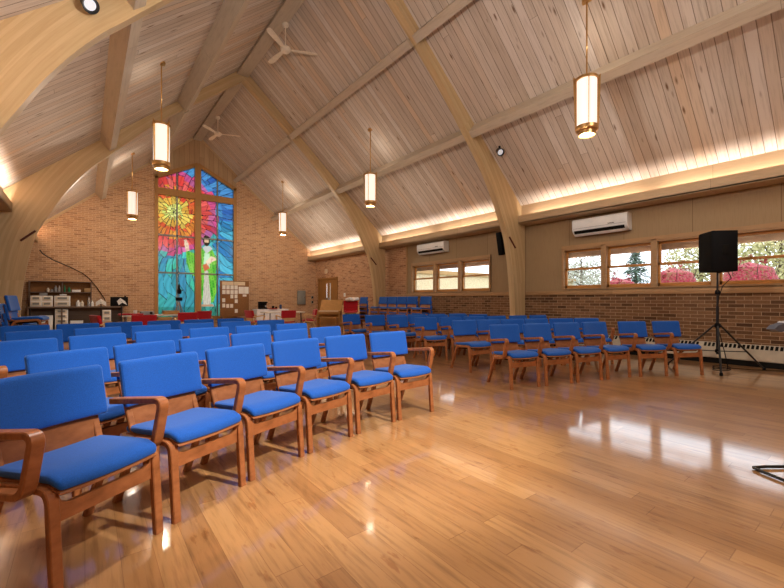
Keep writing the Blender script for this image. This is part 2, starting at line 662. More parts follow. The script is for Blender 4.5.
# gable wall, with the opening for the stained glass window
SX0, SX1, SZ0, SZS, SZA = 2.17, 5.30, 0.37, 6.07, 6.87
gz = lambda x: roofz(abs(x - RX)) + .02


def gable_piece(x0, x1, z0, z1f):
    xs = sorted(set([x0, x1] + ([RX] if x0 < RX < x1 else [])))
    return [(x0, z0), (x1, z0)] + [(x, z1f(x)) for x in reversed(xs)]


mb = MB()
mb.prism(gable_piece(WL - .2, SX0, 0, gz), 1, GY, GY + .25)
mb.prism(gable_piece(SX1, WR + .2, 0, gz), 1, GY, GY + .25)
mb.box((SX0, GY, 0), (SX1, GY + .25, SZ0))
gw = struct(mb.build('wall_back', 'gable_brick', smooth=0), 'tan brick gable wall')
mb = MB()
for sgn in (-1, 1):
    xe = SX0 if sgn < 0 else SX1
    mb.prism([(RX, SZA), (xe, SZS), (xe, gz(xe)), (RX, gz(RX))], 1, GY + .02, GY + .2)
mb.build('wood_panelling', 'gable_panel', gw, smooth=0)

# right wall: brick below and past the far arch, wood panelling above the sill
WN = (1.10, 2.09, 3.08, 4.07, 5.05)       # near windows, edges in y
WF = (7.19, 8.38, 9.49, 10.66)            # far windows
WZ0, WZ1 = 1.40, 2.39
DY0, DY1, DZ = 15.86, 17.80, 2.22
mb = MB()
mb.box((WR, FRONT, 0), (WR + .25, 10.95, 1.28))
rw = struct(mb.build('wall_right', 'side_brick', smooth=0), 'brown brick side wall')
mb = MB()
mb.box((WR, 10.95, 0), (WR + .25, DY0, 1.28))
mb.box((WR, 10.95, 1.28), (WR + .25, DY0, 3.60))
mb.box((WR, DY0, DZ), (WR + .25, DY1, 3.60))
mb.box((WR, DY1, 0), (WR + .25, GY, 3.60))
mb.build('corner_brickwork', 'corner_brick', rw, smooth=0)
mb = MB()
for y0, y1 in ((FRONT, WN[0]), (WN[-1], WF[0]), (WF[-1], 10.95)):
    mb.box((WR + .01, y0, 1.28), (WR + .20, y1, 3.6))
for y0, y1 in ((WN[0], WN[-1]), (WF[0], WF[-1])):
    mb.box((WR + .01, y0, WZ1), (WR + .20, y1, 3.6))
    mb.box((WR + .01, y0, 1.28), (WR + .20, y1, WZ0))
mb.build('wood_panelling', 'wall_panel', rw, smooth=0)
MB().rbox((WR - .03, FRONT, 1.27), (WR + .03, 10.98, 1.375), .008).build('sill_board', 'casing_oak', rw)
MB().box((WR - .015, 10.90, 1.27), (WR + .03, 10.98, 3.2)).build('corner_batten', 'casing_oak', rw)
# left wall
mb = MB()
mb.box((WL - .25, FRONT, 0), (WL, GY, 3.60))
struct(mb.build('wall_left', 'side_brick', smooth=0), 'brick wall behind the left arches')
mb = MB()
mb.prism(gable_piece(WL - .2, WR + .2, 0, gz), 1, FRONT - .25, FRONT)
struct(mb.build('wall_front', 'gable_brick', smooth=0), 'brick gable wall behind the stage')
# frieze and fascia of the lighting coves: one run per bay
k = 2
for s in (-1, 1):
    for (y0, y1) in ((FRONT, AY[0] + .02), (AY[0] + AT - .02, AY[1] + .02), (AY[1] + AT - .02, GY)):
        mb = MB()
        xa, xb, xf = RX + s * 5.00, RX + s * 5.04, RX + s * 5.147
        mb.rbox((xa, y0, 3.097), (xb, y1, 3.30), .006)
        mb.box((xa, y0, 3.097), (RX + s * HW, y1, 3.13))
        mb.box((xf, y0, 3.13), (xf + s * .03, y1, roofz(5.147) + .01))
        struct(mb.build('trim_%d' % k, 'fascia_wood'), 'wooden light cove at the foot of the roof slope')
        k += 1

# laminated arches
PROF = [(0, 7.70), (0.8, 7.045), (1.605, 6.385), (2.4, 5.66), (3.0, 5.03), (3.32, 4.68), (3.58, 4.40), (3.82, 4.09), (4.0, 3.825), (4.15, 3.58), (4.32, 3.26),
        (4.485, 2.95), (4.60, 2.68), (4.70, 2.30), (4.765, 1.95), (4.82, 1.55), (4.87, 0.99), (4.92, 0)]


def smooth_prof(P_, m=3):
    out = []
    for i in range(len(P_) - 1):
        p0 = Vector(P_[max(i - 1, 0)])
        p1, p2 = Vector(P_[i]), Vector(P_[i + 1])
        p3 = Vector(P_[min(i + 2, len(P_) - 1)])
        if i == 0:
            p0 = p1 * 2 - p2
        for q in range(m):
            t_ = q / m
            out.append(tuple(0.5 * ((2 * p1) + (p2 - p0) * t_ + (2 * p0 - 5 * p1 + 4 * p2 - p3) * t_ ** 2 + (3 * p1 - p0 - 3 * p2 + p3) * t_ ** 3)))
    out.append(P_[-1])
    return out


PR = smooth_prof(PROF)


def outer(p):
    d, z = p
    zr = roofz(d)
    # rafter part: straight up to the boards along the slope normal; leg: out to the wall
    nx, nz = 0.6585, 0.7526
    t_ = (8.084 - .875 * d - z) / (nz + .875 * nx)
    x, y = d + nx * t_, z + nz * t_
    HO = HW - .14
    if x > HO or z < 3.3:
        y = z
        x = HO
        if z >= 3.0:
            y = z + .15
    return (x, y)


for ai, ay in enumerate(AY):
    me = bpy.data.meshes.new('trim')
    bm = bmesh.new()
    uvl = bm.loops.layers.uv.new('UVMap')
    run = [0]
    for i in range(1, len(PR)):
        run.append(run[-1] + (Vector(PR[i]) - Vector(PR[i - 1])).length)
    for s in (-1, 1):
        grid = []
        for i, p in enumerate(PR):
            o_ = outer(p)
            if i == 0:
                o_ = (0, 8.084)
            w_ = (Vector(o_) - Vector(p)).length
            grid.append([(bm.verts.new((RX + s * q[0], yy, q[1])), (run[i], vv)) for q, yy, vv in
                         ((p, ay, 0), (o_, ay, w_), (o_, ay + AT, w_ + AT), (p, ay + AT, -AT))])
        for i in range(len(PR) - 1):
            for a, b in ((0, 1), (1, 2), (2, 3), (3, 0)):
                q = [grid[i][a], grid[i][b], grid[i + 1][b], grid[i + 1][a]]
                f = bm.faces.new([x[0] for x in q])
                for lp, x in zip(f.loops, q):
                    u_, v_ = x[1]
                    if (a, b) == (3, 0):
                        v_ = 0 if x in (grid[i][0], grid[i + 1][0]) else AT
                    lp[uvl].uv = (u_, v_ + (20 if s > 0 else 0))
    bmesh.ops.recalc_face_normals(bm, faces=bm.faces[:])
    bm.to_mesh(me)
    bm.free()
    me.shade_smooth()
    me.set_sharp_from_angle(angle=math.radians(30))
    me.materials.append(M['laminated_arch'])
    o = bpy.data.objects.new('trim_%d' % k, me)
    k += 1
    COL.objects.link(o)
    struct(o, 'laminated timber arch spanning the hall')
    for s in (-1, 1):
        MB().tube([(RX + s * 4.62, ay - .012, 2.72), (RX + s * 4.87, ay - .012, 2.47)], .022, 8).build('tie_rod_end', 'rust_rod', o)

# ridge beam and purlins, one length per bay
bays = ((FRONT, AY[0]), (AY[0] + AT, AY[1]), (AY[1] + AT, GY))
mb = MB()
for y0, y1 in bays:
    mb.box((RX - .18, y0, 7.84), (RX + .14, y1, 8.02))
struct(mb.build('trim_%d' % k, 'pickled_beam', smooth=0), 'ridge beam at the peak of the ceiling')
k += 1
for s in (-1, 1):
    for d0 in (1.69, 3.38):
        mb = MB()
        for y0, y1 in bays:
            # local slope frame: along slope (s*.7526,-.6585), inward normal (-s*.6585,-.7526)
            a = Vector((s * .7526, -.6585))
            n_ = Vector((-s * .6585, -.7526))
            c0 = Vector((RX + s * d0, roofz(d0)))
            hw, dp = .085, .305
            poly = [c0 - a * hw - n_ * .03, c0 + a * hw - n_ * .03, c0 + a * hw + n_ * dp, c0 - a * hw + n_ * dp]
            mb.prism([tuple(p) for p in poly], 1, y0, y1)
        struct(mb.build('trim_%d' % k, 'pickled_beam', smooth=0), 'roof purlin running the length of the hall')
        k += 1
# gable edge board along the rake
mb = MB()
for s in (-1, 1):
    mb.prism([(RX + s * .0, roofz(0) - .10), (RX + s * 5.14, roofz(5.14) - .10), (RX + s * 5.14, roofz(5.14)), (RX, roofz(0))], 1, GY - .035, GY)
struct(mb.build('trim_%d' % k, 'fascia_wood', smooth=0), 'rake board where ceiling meets gable wall')

# ------------------------------------------------------------------ windows
wn = 1


def window_bank(edges):
    global wn
    y0, y1 = edges[0], edges[-1]
    for a, b in zip(edges[:-1], edges[1:]):
        w = sempty('window_%d' % wn, (WR, (a + b) / 2, WZ0))
        wn += 1
        hwid = (b - a) / 2
        hh = WZ1 - WZ0
        mb = MB()
        j = .045
        mb.box((-.02, -hwid, 0), (.19, -hwid + j, hh))
        mb.box((-.02, hwid - j, 0), (.19, hwid, hh))
        mb.box((-.02, -hwid, hh - .05), (.19, hwid, hh))
        mb.box((-.02, -hwid, 0), (.19, hwid, .03))
        # interior casing over the joint
        mb.box((-.035, -hwid - .0, -.0), (.0, -hwid + .055, hh + .0))
        mb.box((-.035, hwid - .055, -.0), (.0, hwid, hh))
        mb.box((-.035, -hwid, hh - .02), (.0, hwid, hh + .06))
        mb.build('window_frame', 'casing_oak', w)
        i0, i1 = -hwid + .045, hwid - .045
        mid = hh * .49
        for nm, z0, z1, x in (('upper_sash', mid - .02, hh - .05, .10), ('lower_sash', .03, mid + .025, .055)):
            mb = MB()
            r_ = .045
            mb.rbox((x, i0, z0), (x + .035, i0 + r_, z1), .004)
            mb.rbox((x, i1 - r_, z0), (x + .035, i1, z1), .004)
            mb.rbox((x, i0, z1 - .05), (x + .035, i1, z1), .004)
            mb.rbox((x, i0, z0), (x + .035, i1, z0 + (.07 if nm[0] == 'l' else .05)), .004)
            sa = mb.build(nm, 'window_oak', w)
            MB().box((x + .015, i0 + r_, z0 + .05), (x + .02, i1 - r_, z1 - .05)).build('glass_pane', 'clear_glass', sa)
        lk = MB()
        lk.lathe([(.018, 0), (.018, .015), (.01, .022)], (.035, 0, mid + .025), 12)
        lk.rbox((.0, -.01, mid + .03), (.04, .05, mid + .045), .004)
        lk.build('sash_lock', 'brass', w)


window_bank(WN)
window_bank(WF)

# stained glass window
sw = sempty('window_%d' % wn, (0, GY, 0))
wn += 1


def swtop(x):
    return SZA - abs(x - RX) * (SZA - SZS) / (RX - SX0)


def obl(mb, x0, z0, x1, z1, w, y0, y1):
    d = Vector((x1 - x0, z1 - z0)).normalized()
    n_ = Vector((-d.y, d.x)) * w / 2
    a, b = Vector((x0, z0)), Vector((x1, z1))
    mb.prism([tuple(a + n_), tuple(b + n_), tuple(b - n_), tuple(a - n_)], 1, y0, y1)


mb = MB()
mb.box((SX0, -.06, SZ0), (SX0 + .12, .15, SZS))
mb.box((SX1 - .12, -.06, SZ0), (SX1, .15, SZS))
mb.box((SX0, -.06, SZ0 - .02), (SX1, .15, SZ0 + .10))
obl(mb, SX0, SZS - .05, RX, SZA - .05, .15, -.06, .15)
obl(mb, SX1, SZS - .05, RX, SZA - .05, .15, -.06, .15)
mb.build('window_frame', 'gable_frame_wood', sw, smooth=0)
mb = MB()
mb.box((RX - .115, -.10, SZ0), (RX + .115, .1, SZA - .05))
mb.box((SX0 + .05, -.09, 5.36), (SX1 - .05, .1, 5.62))
mb.build('cross_mullion', 'gable_frame_wood', sw, smooth=0)
mb = MB()
for x in (2.96, 4.51):
    mb.box((x - .025, -.03, SZ0 + .08), (x + .025, .05, swtop(x) - .08))
for z in (3.75, 2.25):
    mb.box((SX0 + .1, -.03, z - .03), (SX1 - .1, .05, z + .03))
mb.build('glazing_bars', 'electric_grey', sw, smooth=0)

# glass: a fine grid with the colour of every piece and its lead lines
SUNX, SUNZ = 2.83, 4.72
rg = random.Random(5)
RINGS = [0, .10, .26, .44, .64, .86, 1.10, 1.36, 1.64, 1.95, 2.3, 2.7, 3.15, 3.65, 4.2, 4.8, 5.5]
SECT = [6, 10, 18, 26, 32, 38, 40, 42, 44, 48, 52, 56, 60, 64, 70, 76]
OFFS = [rg.random() for _ in SECT]
JIT = {}


def hsh(*a):
    return random.Random(hash(a) & 0xffffffff).random()


def inpoly(x, z, poly):
    c = False
    n = len(poly)
    for i in range(n):
        x0, z0 = poly[i]
        x1, z1 = poly[(i + 1) % n]
        if (z0 > z) != (z1 > z) and x < (x1 - x0) * (z - z0) / (z1 - z0) + x0:
            c = not c
    return c


def mixc(a, b, t_):
    return tuple(p + (q - p) * t_ for p, q in zip(a, b))


ROBE = [(3.92, 3.35), (4.12, 3.42), (4.32, 3.28), (4.50, 2.9), (4.46, 2.4), (4.48, 1.5), (4.36, 1.05), (4.26, 1.05), (4.2, 1.6), (3.98, 1.6), (3.90, 1.05), (3.80, 1.0), (3.76, 3.1)]
WHITE = [(4.0, 2.4), (4.14, 2.4), (4.26, 1.1), (4.22, .95), (3.95, .95), (3.93, 1.1)]
COLLAR = [(3.92, 3.36), (4.02, 3.46), (4.2, 3.46), (4.32, 3.34), (4.16, 3.18), (4.06, 3.12)]
TUNIC = [(4.0, 3.15), (4.28, 3.12), (4.25, 2.5), (3.95, 2.5)]
SLEEVE = [(3.30, 3.2), (3.62, 3.1), (3.64, 2.1), (3.46, 2.25), (3.30, 2.7)]
HANDP = [(3.22, 3.62), (3.30, 3.66), (3.38, 3.5), (3.42, 3.2), (3.30, 3.15), (3.24, 3.4)]
HAND2 = [(4.05, 2.78), (4.25, 3.02), (4.42, 2.98), (4.5, 2.88), (4.3, 2.78), (4.12, 2.62)]
BOOK = [(3.92, 2.62), (4.12, 2.74), (4.2, 2.5), (4.0, 2.36)]
FEET = [(3.9, .98), (4.32, .98), (4.38, .88), (3.84, .88)]


def glass_colour(x, z):
    lead = (.02, .02, .025)
    # the robed figure
    if ((x - 4.08) / .135) ** 2 + ((z - 3.67) / .23) ** 2 < 1:
        if z > 3.77 or abs(x - 4.08) > .085 or z < 3.60 and ((x - 4.08) / .05) ** 2 + ((z - 3.625) / .02) ** 2 > 1:
            return (.035, .02, .012)
        return (.80, .50, .30)
    if inpoly(x, z, HANDP) or inpoly(x, z, HAND2):
        return (.85, .62, .42) if hsh(int(x * 20), int(z * 14)) > .2 else (.7, .42, .3)
    if inpoly(x, z, BOOK):
        return (.62, .14, .05)
    if inpoly(x, z, COLLAR):
        return (.6, .6, .55)
    if inpoly(x, z, WHITE):
        return (.62, .56, .44) if abs(math.sin(x * 40 + z * 2)) > .25 else (.38, .32, .24)
    if inpoly(x, z, FEET):
        return (.5, .28, .16)
    if inpoly(x, z, TUNIC) and x < 4.2:
        return (.55, .78, .5)
    if inpoly(x, z, ROBE) or inpoly(x, z, SLEEVE):
        if abs((x * 9 + z * 1.3) % 1.0 - .5) < .04:
            return lead
        q = hsh(int((x * 9 + z * 1.3)), int(z * 3))
        return mixc((.06, .40, .03), (.24, .62, .06), q)
    dx, dz = x - SUNX, z - SUNZ
    r = math.hypot(dx, dz)
    th = math.atan2(dz, dx)
    # shards: narrow sectors about the sun, cut at lengths that differ from sector to sector
    lev = 0 if r < .22 else 1 if r < .75 else 2 if r < 1.9 else 3
    n = (9, 22, 40, 64)[lev]
    q = (th + .03 * math.sin(r * 3.1) + .012 * math.sin(r * 7)) / (2 * PI) * n
    j = int(math.floor(q)) % n
    fq = q - math.floor(q)
    ln = (.2, .30, .42, .75)[lev] * (.7 + .6 * hsh(j, lev, 5))
    qr = r / ln + hsh(j, lev) + (fq - .5) * (hsh(j, lev, 8) - .5) * 1.2
    i = int(math.floor(qr))
    fr = qr - i
    w = r * 2 * PI / n
    lw = .011
    if min(fq, 1 - fq) * w < lw and hsh(i, j, 9) > .15:
        return lead
    if min(fr, 1 - fr) * ln < lw:
        return lead
    h = hsh(i, j, lev, 1)
    rr = r + (h - .5) * .22
    if rr < .30:
        c = mixc((.80, .82, .16), (.95, .90, .30), h)
    elif rr < .66:
        c = mixc((.95, .66, .12), (.96, .45, .06), h)
    elif rr < 1.0:
        c = mixc((.92, .34, .05), (.85, .08, .04), h)
    elif rr < 1.42:
        c = mixc((.80, .06, .05), (.88, .16, .14), h)
    elif rr < 1.72:
        c = mixc((.72, .07, .16), (.50, .10, .34), h) if h < .6 else mixc((.15, .14, .55), (.75, .15, .3), h)
    else:
        if z > 4.6:
            c = mixc((.03, .10, .42), (.10, .36, .68), h)
        elif x > 4.5:
            c = mixc((.03, .20, .48), (.10, .50, .64), h)
        elif z > 2.6:
            c = mixc((.04, .20, .46), (.08, .56, .44), h)
        else:
            c = mixc((.06, .30, .52), (.07, .56, .36), h)
        if z < 1.0 and x > 3.7:
            c = mixc((.08, .42, .34), (.10, .52, .52), h)
    sh = .66 + .42 * hsh(i, j, 6)
    sh *= .80 + .35 * abs(math.sin(fq * 5 + r * 6 + j))
    return tuple(min(1, v * sh) for v in c)


STEP = .017
nx, nz = int((SX1 - SX0 - .1) / STEP), int((SZA - SZ0) / STEP)
vs, cols, fs, vid = [], [], [], {}
for a in range(nx + 1):
    x = SX0 + .05 + a * STEP
    for b in range(nz + 1):
        z = SZ0 + b * STEP
        if z <= swtop(x) - .03:
            vid[(a, b)] = len(vs)
            vs.append((x, .01, z))
            cols += [*glass_colour(x, z), 1.0]
for (a, b), i in vid.items():
    if (a + 1, b) in vid and (a, b + 1) in vid and (a + 1, b + 1) in vid:
        fs.append((i, vid[(a + 1, b)], vid[(a + 1, b + 1)], vid[(a, b + 1)]))
me = bpy.data.meshes.new('stained_glass')
me.from_pydata(vs, [], fs)
ca = me.color_attributes.new('glass_colour', 'FLOAT_COLOR', 'POINT')
ca.data.foreach_set('color', cols)
me.materials.append(M['stained_glass'])
sg = bpy.data.objects.new('stained_glass', me)
COL.objects.link(sg)
sg.parent = sw

# ------------------------------------------------------------------ door at the far right
dr = sempty('door_1', (WR, DY0, 0))
L = DY1 - DY0
mb = MB()
mb.box((-.03, 0, 0), (.2, .07, DZ))
mb.box((-.03, L - .07, 0), (.2, L, DZ))
mb.box((-.03, 0, DZ - .08), (.2, L, DZ))
mb.build('door_frame', 'door_wood', dr)
for n_, (a, b, sx) in enumerate(((.07, L / 2 - .004, L / 2 - .2), (L / 2 + .004, L - .07, L / 2 + .12))):
    mb = MB()
    mb.box((.03, a, .01), (.07, sx, DZ - .08))
    mb.box((.03, sx + .09, .01), (.07, b, DZ - .08))
    for z0, z1 in ((.01, .35), (.85, 1.0), (1.95, DZ - .08)):
        mb.box((.03, sx, z0), (.07, sx + .09, z1))
    lf = mb.build('door_leaf', 'door_wood', dr)
    g_ = MB()
    g_.box((.045, sx, .35), (.055, sx + .09, .85))
    g_.box((.045, sx, 1.0), (.055, sx + .09, 1.95))
    g_.build('glass_pane', 'clear_glass', lf)
    MB().rbox((-.03, sx - .03 if n_ else sx + .10, 1.0), (.03, sx - .01 if n_ else sx + .12, 1.25), .006).build('door_handle', 'steel', lf)
struct(MB().box((WR + 1.6, 14.5, -.1), (WR + 1.7, 19.5, 2.6)).build('wall_hallway', 'eave_white', smooth=0), 'pale hallway wall seen through the door lites')

light('added_hallway_lamp', 'POINT', (WR + .9, 16.8, 2.3), 45, NEUT, size=.1)  # unseen lamp added to brighten the door lites
# ------------------------------------------------------------------ outside
struct(MB().box((WR + .25, -40, -.35), (90, 90, -.25)).build('ground_outside', 'lawn', smooth=0), 'lawn outside')
struct(MB().box((-60, GY + .4, -.35), (WR + .25, 90, -.25)).build('ground_behind', 'lawn', smooth=0), 'lawn behind the gable')


def foliage(n, box_fn, size, flat=.5, rnd=None):
    mb = MB()
    r_ = rnd or random
    for _ in range(n):
        c = Vector(box_fn())
        a = Vector((r_.gauss(0, 1), r_.gauss(0, 1), r_.gauss(0, 1))).normalized()
        b = a.cross(Vector((r_.gauss(0, 1), r_.gauss(0, 1), r_.gauss(0, 1)))).normalized()
        s_ = size * r_.uniform(.6, 1.3)
        mb.add([c - a * s_, c + b * s_ * flat, c + a * s_, c - b * s_ * flat], [(0, 1, 2, 3)])
    return mb


def bush(loc, rx, rz, mat, label, n=4200, size=.05):
    t_ = thing('burning_bush', label, 'bush', loc, 0, 'red shrubs outside the near windows')
    r_ = random.Random(int(loc[1] * 10))

    def f():
        while True:
            p = Vector((r_.uniform(-1, 1), r_.uniform(-1, 1), r_.uniform(0, 1)))
            q = Vector((p.x, p.y, (p.z - .35) / .65))
            if .5 < q.length < 1.0:
                w = 1 - .12 * (math.sin(p.x * 9 + loc[1]) * math.sin(p.y * 8 + 1) + 1) * (p.z > .5)
                return (p.x * rx * .8, p.y * rx * .7, p.z * rz * w)
    foliage(n, f, size, .5, r_).build('foliage', mat, t_, smooth=0)
    core = MB()
    core.lathe([(.02, rz * .12), (rx * .55, rz * .3), (rx * .60, rz * .62), (rx * .42, rz * .82), (.02, rz * .88)], n=14)
    core.build('inner_twigs', mat, t_)
    st = MB()
    for q in range(7):
        a = q * .9
        st.tube([(0.04 * math.cos(a), .04 * math.sin(a), 0), (rx * .3 * math.cos(a), rx * .3 * math.sin(a), rz * .5), (rx * .55 * math.cos(a), rx * .55 * math.sin(a), rz * .85)], [.02, .014, .006], 5)
    st.build('stems', 'bark', t_)


for i, (x, y, rr_, h_) in enumerate(((12.9, .8, 1.05, 2.62), (13.0, 2.3, 1.05, 2.66), (12.8, 3.85, 1.05, 2.60), (12.9, 5.3, 1.0, 2.36), (13.1, 6.6, .9, 1.98))):
    bush((x, y, -.25), rr_, h_, 'red_leaves', ('red-leaved shrub outside, behind the speaker stand window', 'red-leaved shrub outside, left of the black loudspeaker',
         'red-leaved shrub outside the third window from the arch', 'red-leaved shrub outside under the conifer', 'low red shrub outside the second window, leftmost red one')[i])


def tree(name, loc, h, r, mat, label, n, size, z0=.25, cat='tree', seed=1, group=None):
    t_ = thing(name, label, cat, loc, 0, group)
    rr_ = random.Random(seed)
    st = MB()
    st.tube([(0, 0, 0), (.05, 0, h * .5), (0, 0, h * .9)], [.16, .11, .03], 7)
    tips = []
    for q in range(16):
        a, z = rr_.uniform(0, 2 * PI), h * rr_.uniform(.25, .8)
        L_ = r * rr_.uniform(.5, 1)
        p = (L_ * math.cos(a), L_ * math.sin(a), z + L_ * rr_.uniform(.2, .7))
        st.tube([(0, 0, z), (p[0] * .5, p[1] * .5, z + (p[2] - z) * .4), p], [.05, .03, .01], 5)
    st.build('trunk', 'bark', t_)

    def f():
        while True:
            p = Vector((rr_.uniform(-1, 1), rr_.uniform(-1, 1), rr_.uniform(-1, 1)))
            if p.length < 1:
                return (p.x * r, p.y * r, h * (z0 + (1 - z0) / 2) + p.z * h * (1 - z0) / 2)
    foliage(n, f, size, .5, rr_).build('foliage', mat, t_, smooth=0)


tree('leafy_tree', (24, 3.2, -.25), 5.2, 2.2, 'yellow_leaves', 'yellow-green tree outside the near right window', 5200, .10, .15, seed=2)
tree('leafy_tree', (27, 6.8, -.25), 5.3, 1.8, 'yellow_leaves', 'pale yellowing tree outside, left of the black loudspeaker', 4200, .09, .2, seed=3)
tree('bare_tree', (26, 13.0, -.25), 4.8, 2.3, 'twig_haze', 'hazy half-bare tree outside the window nearest the arch', 5200, .075, .1, seed=4)
tree('bare_tree', (30, 16.0, -.25), 4.4, 2.6, 'twig_haze', 'hazy half-bare tree left of the conifer outside', 5200, .08, .1, seed=5)
ct = thing('conifer_tree', 'dark conifer standing outside the second near window', 'tree', (25, 9.35, -.25))
mb = MB()
rr_ = random.Random(9)
for _ in range(2600):
    z = rr_.uniform(.5, 4.4)
    w_ = (4.6 - z) * .62 * (1 - .45 * ((z * 2.2) % 1))
    a = rr_.uniform(0, 2 * PI)
    d = w_ * math.sqrt(rr_.random())
    c = Vector((d * math.cos(a), d * math.sin(a), z - d * .3))
    o_ = Vector((math.cos(a), math.sin(a), -.4)) * .16
    s__ = Vector((-math.sin(a), math.cos(a), 0)) * .06
    mb.add([c - o_ * .5, c + s__, c + o_, c - s__], [(0, 1, 2, 3)])
mb.build('foliage', 'conifer_needles', ct, smooth=0)
MB().tube([(0, 0, 0), (0, 0, 4.5)], [.12, .02], 7).build('trunk', 'bark', ct)
# neighbouring wing seen through the far windows
nb = thing('annex_building', 'low tan-walled wing of the building outside the far windows', 'building', (17, 13, -.3))
MB().box((-6.2, 0, 0), (8, 1.3, 2.62)).build('wall', 'siding', nb, smooth=0)
MB().box((-6.3, -.12, 2.62), (8.1, 1.4, 2.80)).build('flat_roof', 'tan_card', nb, smooth=0)
MB().box((-6.2, -.03, 0), (8, 0, 1.30)).build('plinth', 'eave_white', nb, smooth=0)

# ------------------------------------------------------------------ pendants and fans
PG = 'brass pendant lanterns'
HW_, HH = .14, 1.0


def pendant_proto():
    t_ = thing('pendant_lamp', '', 'pendant light', (0, 0, 0), 0, PG)
    for nm, prof in (('lower_ring', [(.146, .12), (.168, .12), (.168, .17), (.146, .17), (.146, .12)]),
                     ('upper_ring', [(.146, .89), (.168, .89), (.168, .93), (.146, .93), (.146, .89)]),
                     ('top_plate', [(.012, .925), (.146, .925), (.146, .935), (.012, .955)]),
                     ('stepped_cup', [(.168, .12), (.162, .10), (.125, .088), (.125, .03), (.112, .03), (.112, .10), (.15, .12)])):
        MB().lathe(prof, n=28, close=False).build(nm, 'brass', t_)
    MB().lathe([(.143, .12), (.145, .5), (.147, .92)], n=28, close=False).build('glass_shade', 'lit_glass', t_)
    MB().lathe([(.001, .045), (.112, .045)], n=28, close=False).build('bottom_lens', 'lit_lens', t_)
    for q in range(4):
        a = q * PI / 2 + .62
        m = MB()
        m.add([(.146, -.003, .10), (.172, -.003, .12), (.20, -.003, .98), (.146, -.003, .94),
               (.146, .003, .10), (.172, .003, .12), (.20, .003, .98), (.146, .003, .94)],
              [(0, 1, 2, 3), (7, 6, 5, 4), (0, 4, 5, 1), (1, 5, 6, 2), (2, 6, 7, 3), (3, 7, 4, 0)])
        m.xform(Matrix.Rotation(a, 4, 'Z'))
        m.build('fin', 'brass', t_)
    MB().tube([(0, 0, .93), (0, 0, 2.13)], .013, 8).build('rod', 'brass', t_)
    MB().lathe([(.07, 2.13), (.075, 2.17), (.03, 2.22)], n=20).build('ceiling_canopy', 'brass', t_)
    return t_


pp = pendant_proto()
PZ = 3.72
specs = [(1, 3.04, 'brass pendant lantern nearest the black loudspeaker, at upper right'),
         (-1, 9.04, 'large brass pendant lantern hanging left of the stained glass, nearer one'),
         (1, 9.04, 'brass pendant lantern on the right slope between the two arches'),
         (-1, 15.19, 'small brass pendant lantern against the brick left of the stained glass'),
         (1, 15.19, 'small brass pendant lantern against brick right of the stained glass')]
for i, (s, y, lab) in enumerate(specs):
    loc = (RX + s * 2.53, y, PZ)
    if i == 0:
        pp.location = loc
        pp['label'] = lab
        CH[pp.name] = [(c, []) for c in kids(pp)]
    else:
        copy_tree(pp, loc, 0, lab)
    light('pendant_bulb', 'POINT', (loc[0], loc[1], PZ - .06), 34 if y < 12 else 110, WARM, size=.08)
    light('pendant_bulb', 'POINT', (loc[0], loc[1], PZ + 1.45), 6 if y < 12 else 14, WARM, size=.08)
light('pendant_bulb', 'POINT', (RX - 2.53, 3.04, PZ), 260, NEUT, size=.08)

FG = 'white three-bladed ceiling fans'


def fan(y, a0, label):
    t_ = thing('ceiling_fan', label, 'ceiling fan', (RX, y, 7.06), 0, FG)
    MB().lathe([(.06, .62), (.075, .60), (.075, .55), (.03, .52)], n=20).build('ceiling_canopy', 'fan_white', t_)
    MB().tube([(0, 0, .05), (0, 0, .54)], .012, 8).build('rod', 'fan_white', t_)
    MB().lathe([(.02, -.07), (.09, -.06), (.12, -.02), (.12, .03), (.06, .07), (.02, .08)], n=24).build('motor_hub', 'fan_white', t_)
    for q in range(3):
        a = a0 + q * 2 * PI / 3
        m = MB()
        out = [(.09, -.03), (.2, -.045), (.45, -.065), (.66, -.07), (.74, -.045), (.76, 0), (.74, .045), (.66, .06), (.45, .06), (.2, .045), (.09, .03)]
        m.prism(out, 2, -.006, .006)
        m.xform(Matrix.Rotation(a, 4, 'Z') @ Matrix.Rotation(math.radians(10), 4, 'X'))
        m.build('blade', 'fan_white', t_)


fan(8.90, math.radians(-22), 'white three-bladed fan under the ridge, nearer and larger one')
fan(14.9, math.radians(-22), 'white three-bladed fan under the ridge, further one near the gable')

# spotlights on the near arch
for s, lab in ((1, 'black spotlight fixed to the near arch, right side'), (-1, 'black spotlight on the near arch at the upper left')):
    x, z, yb = (7.56, 4.58, .32) if s > 0 else (.03, 4.66, .11)
    t_ = thing('spotlight', lab, 'spotlight', (x, AY[0] - yb + .01, z))
    (MB().rbox((-.02, -.02, .02), (.02, .02, .13), .01) if s > 0 else MB().rbox((-.03, .02, .02), (.03, yb, .08), .01)).build('bracket', 'black_metal', t_)
    R_ = Matrix.Rotation(math.radians(125 if s > 0 else 130), 4, 'X')
    R_ = Matrix.Rotation(math.radians(-25 * s), 4, 'Z') @ R_
    MB().lathe([(.03, -.09), (.06, -.07), (.07, .02), (.09, .08), (.085, .085), (.06, .05)], n=20).xform(R_).build('lamp_can', 'black_metal', t_)
    MB().lathe([(.001, .055), (.062, .055)], n=20, close=False).xform(R_).build('lens', 'spot_lens', t_)

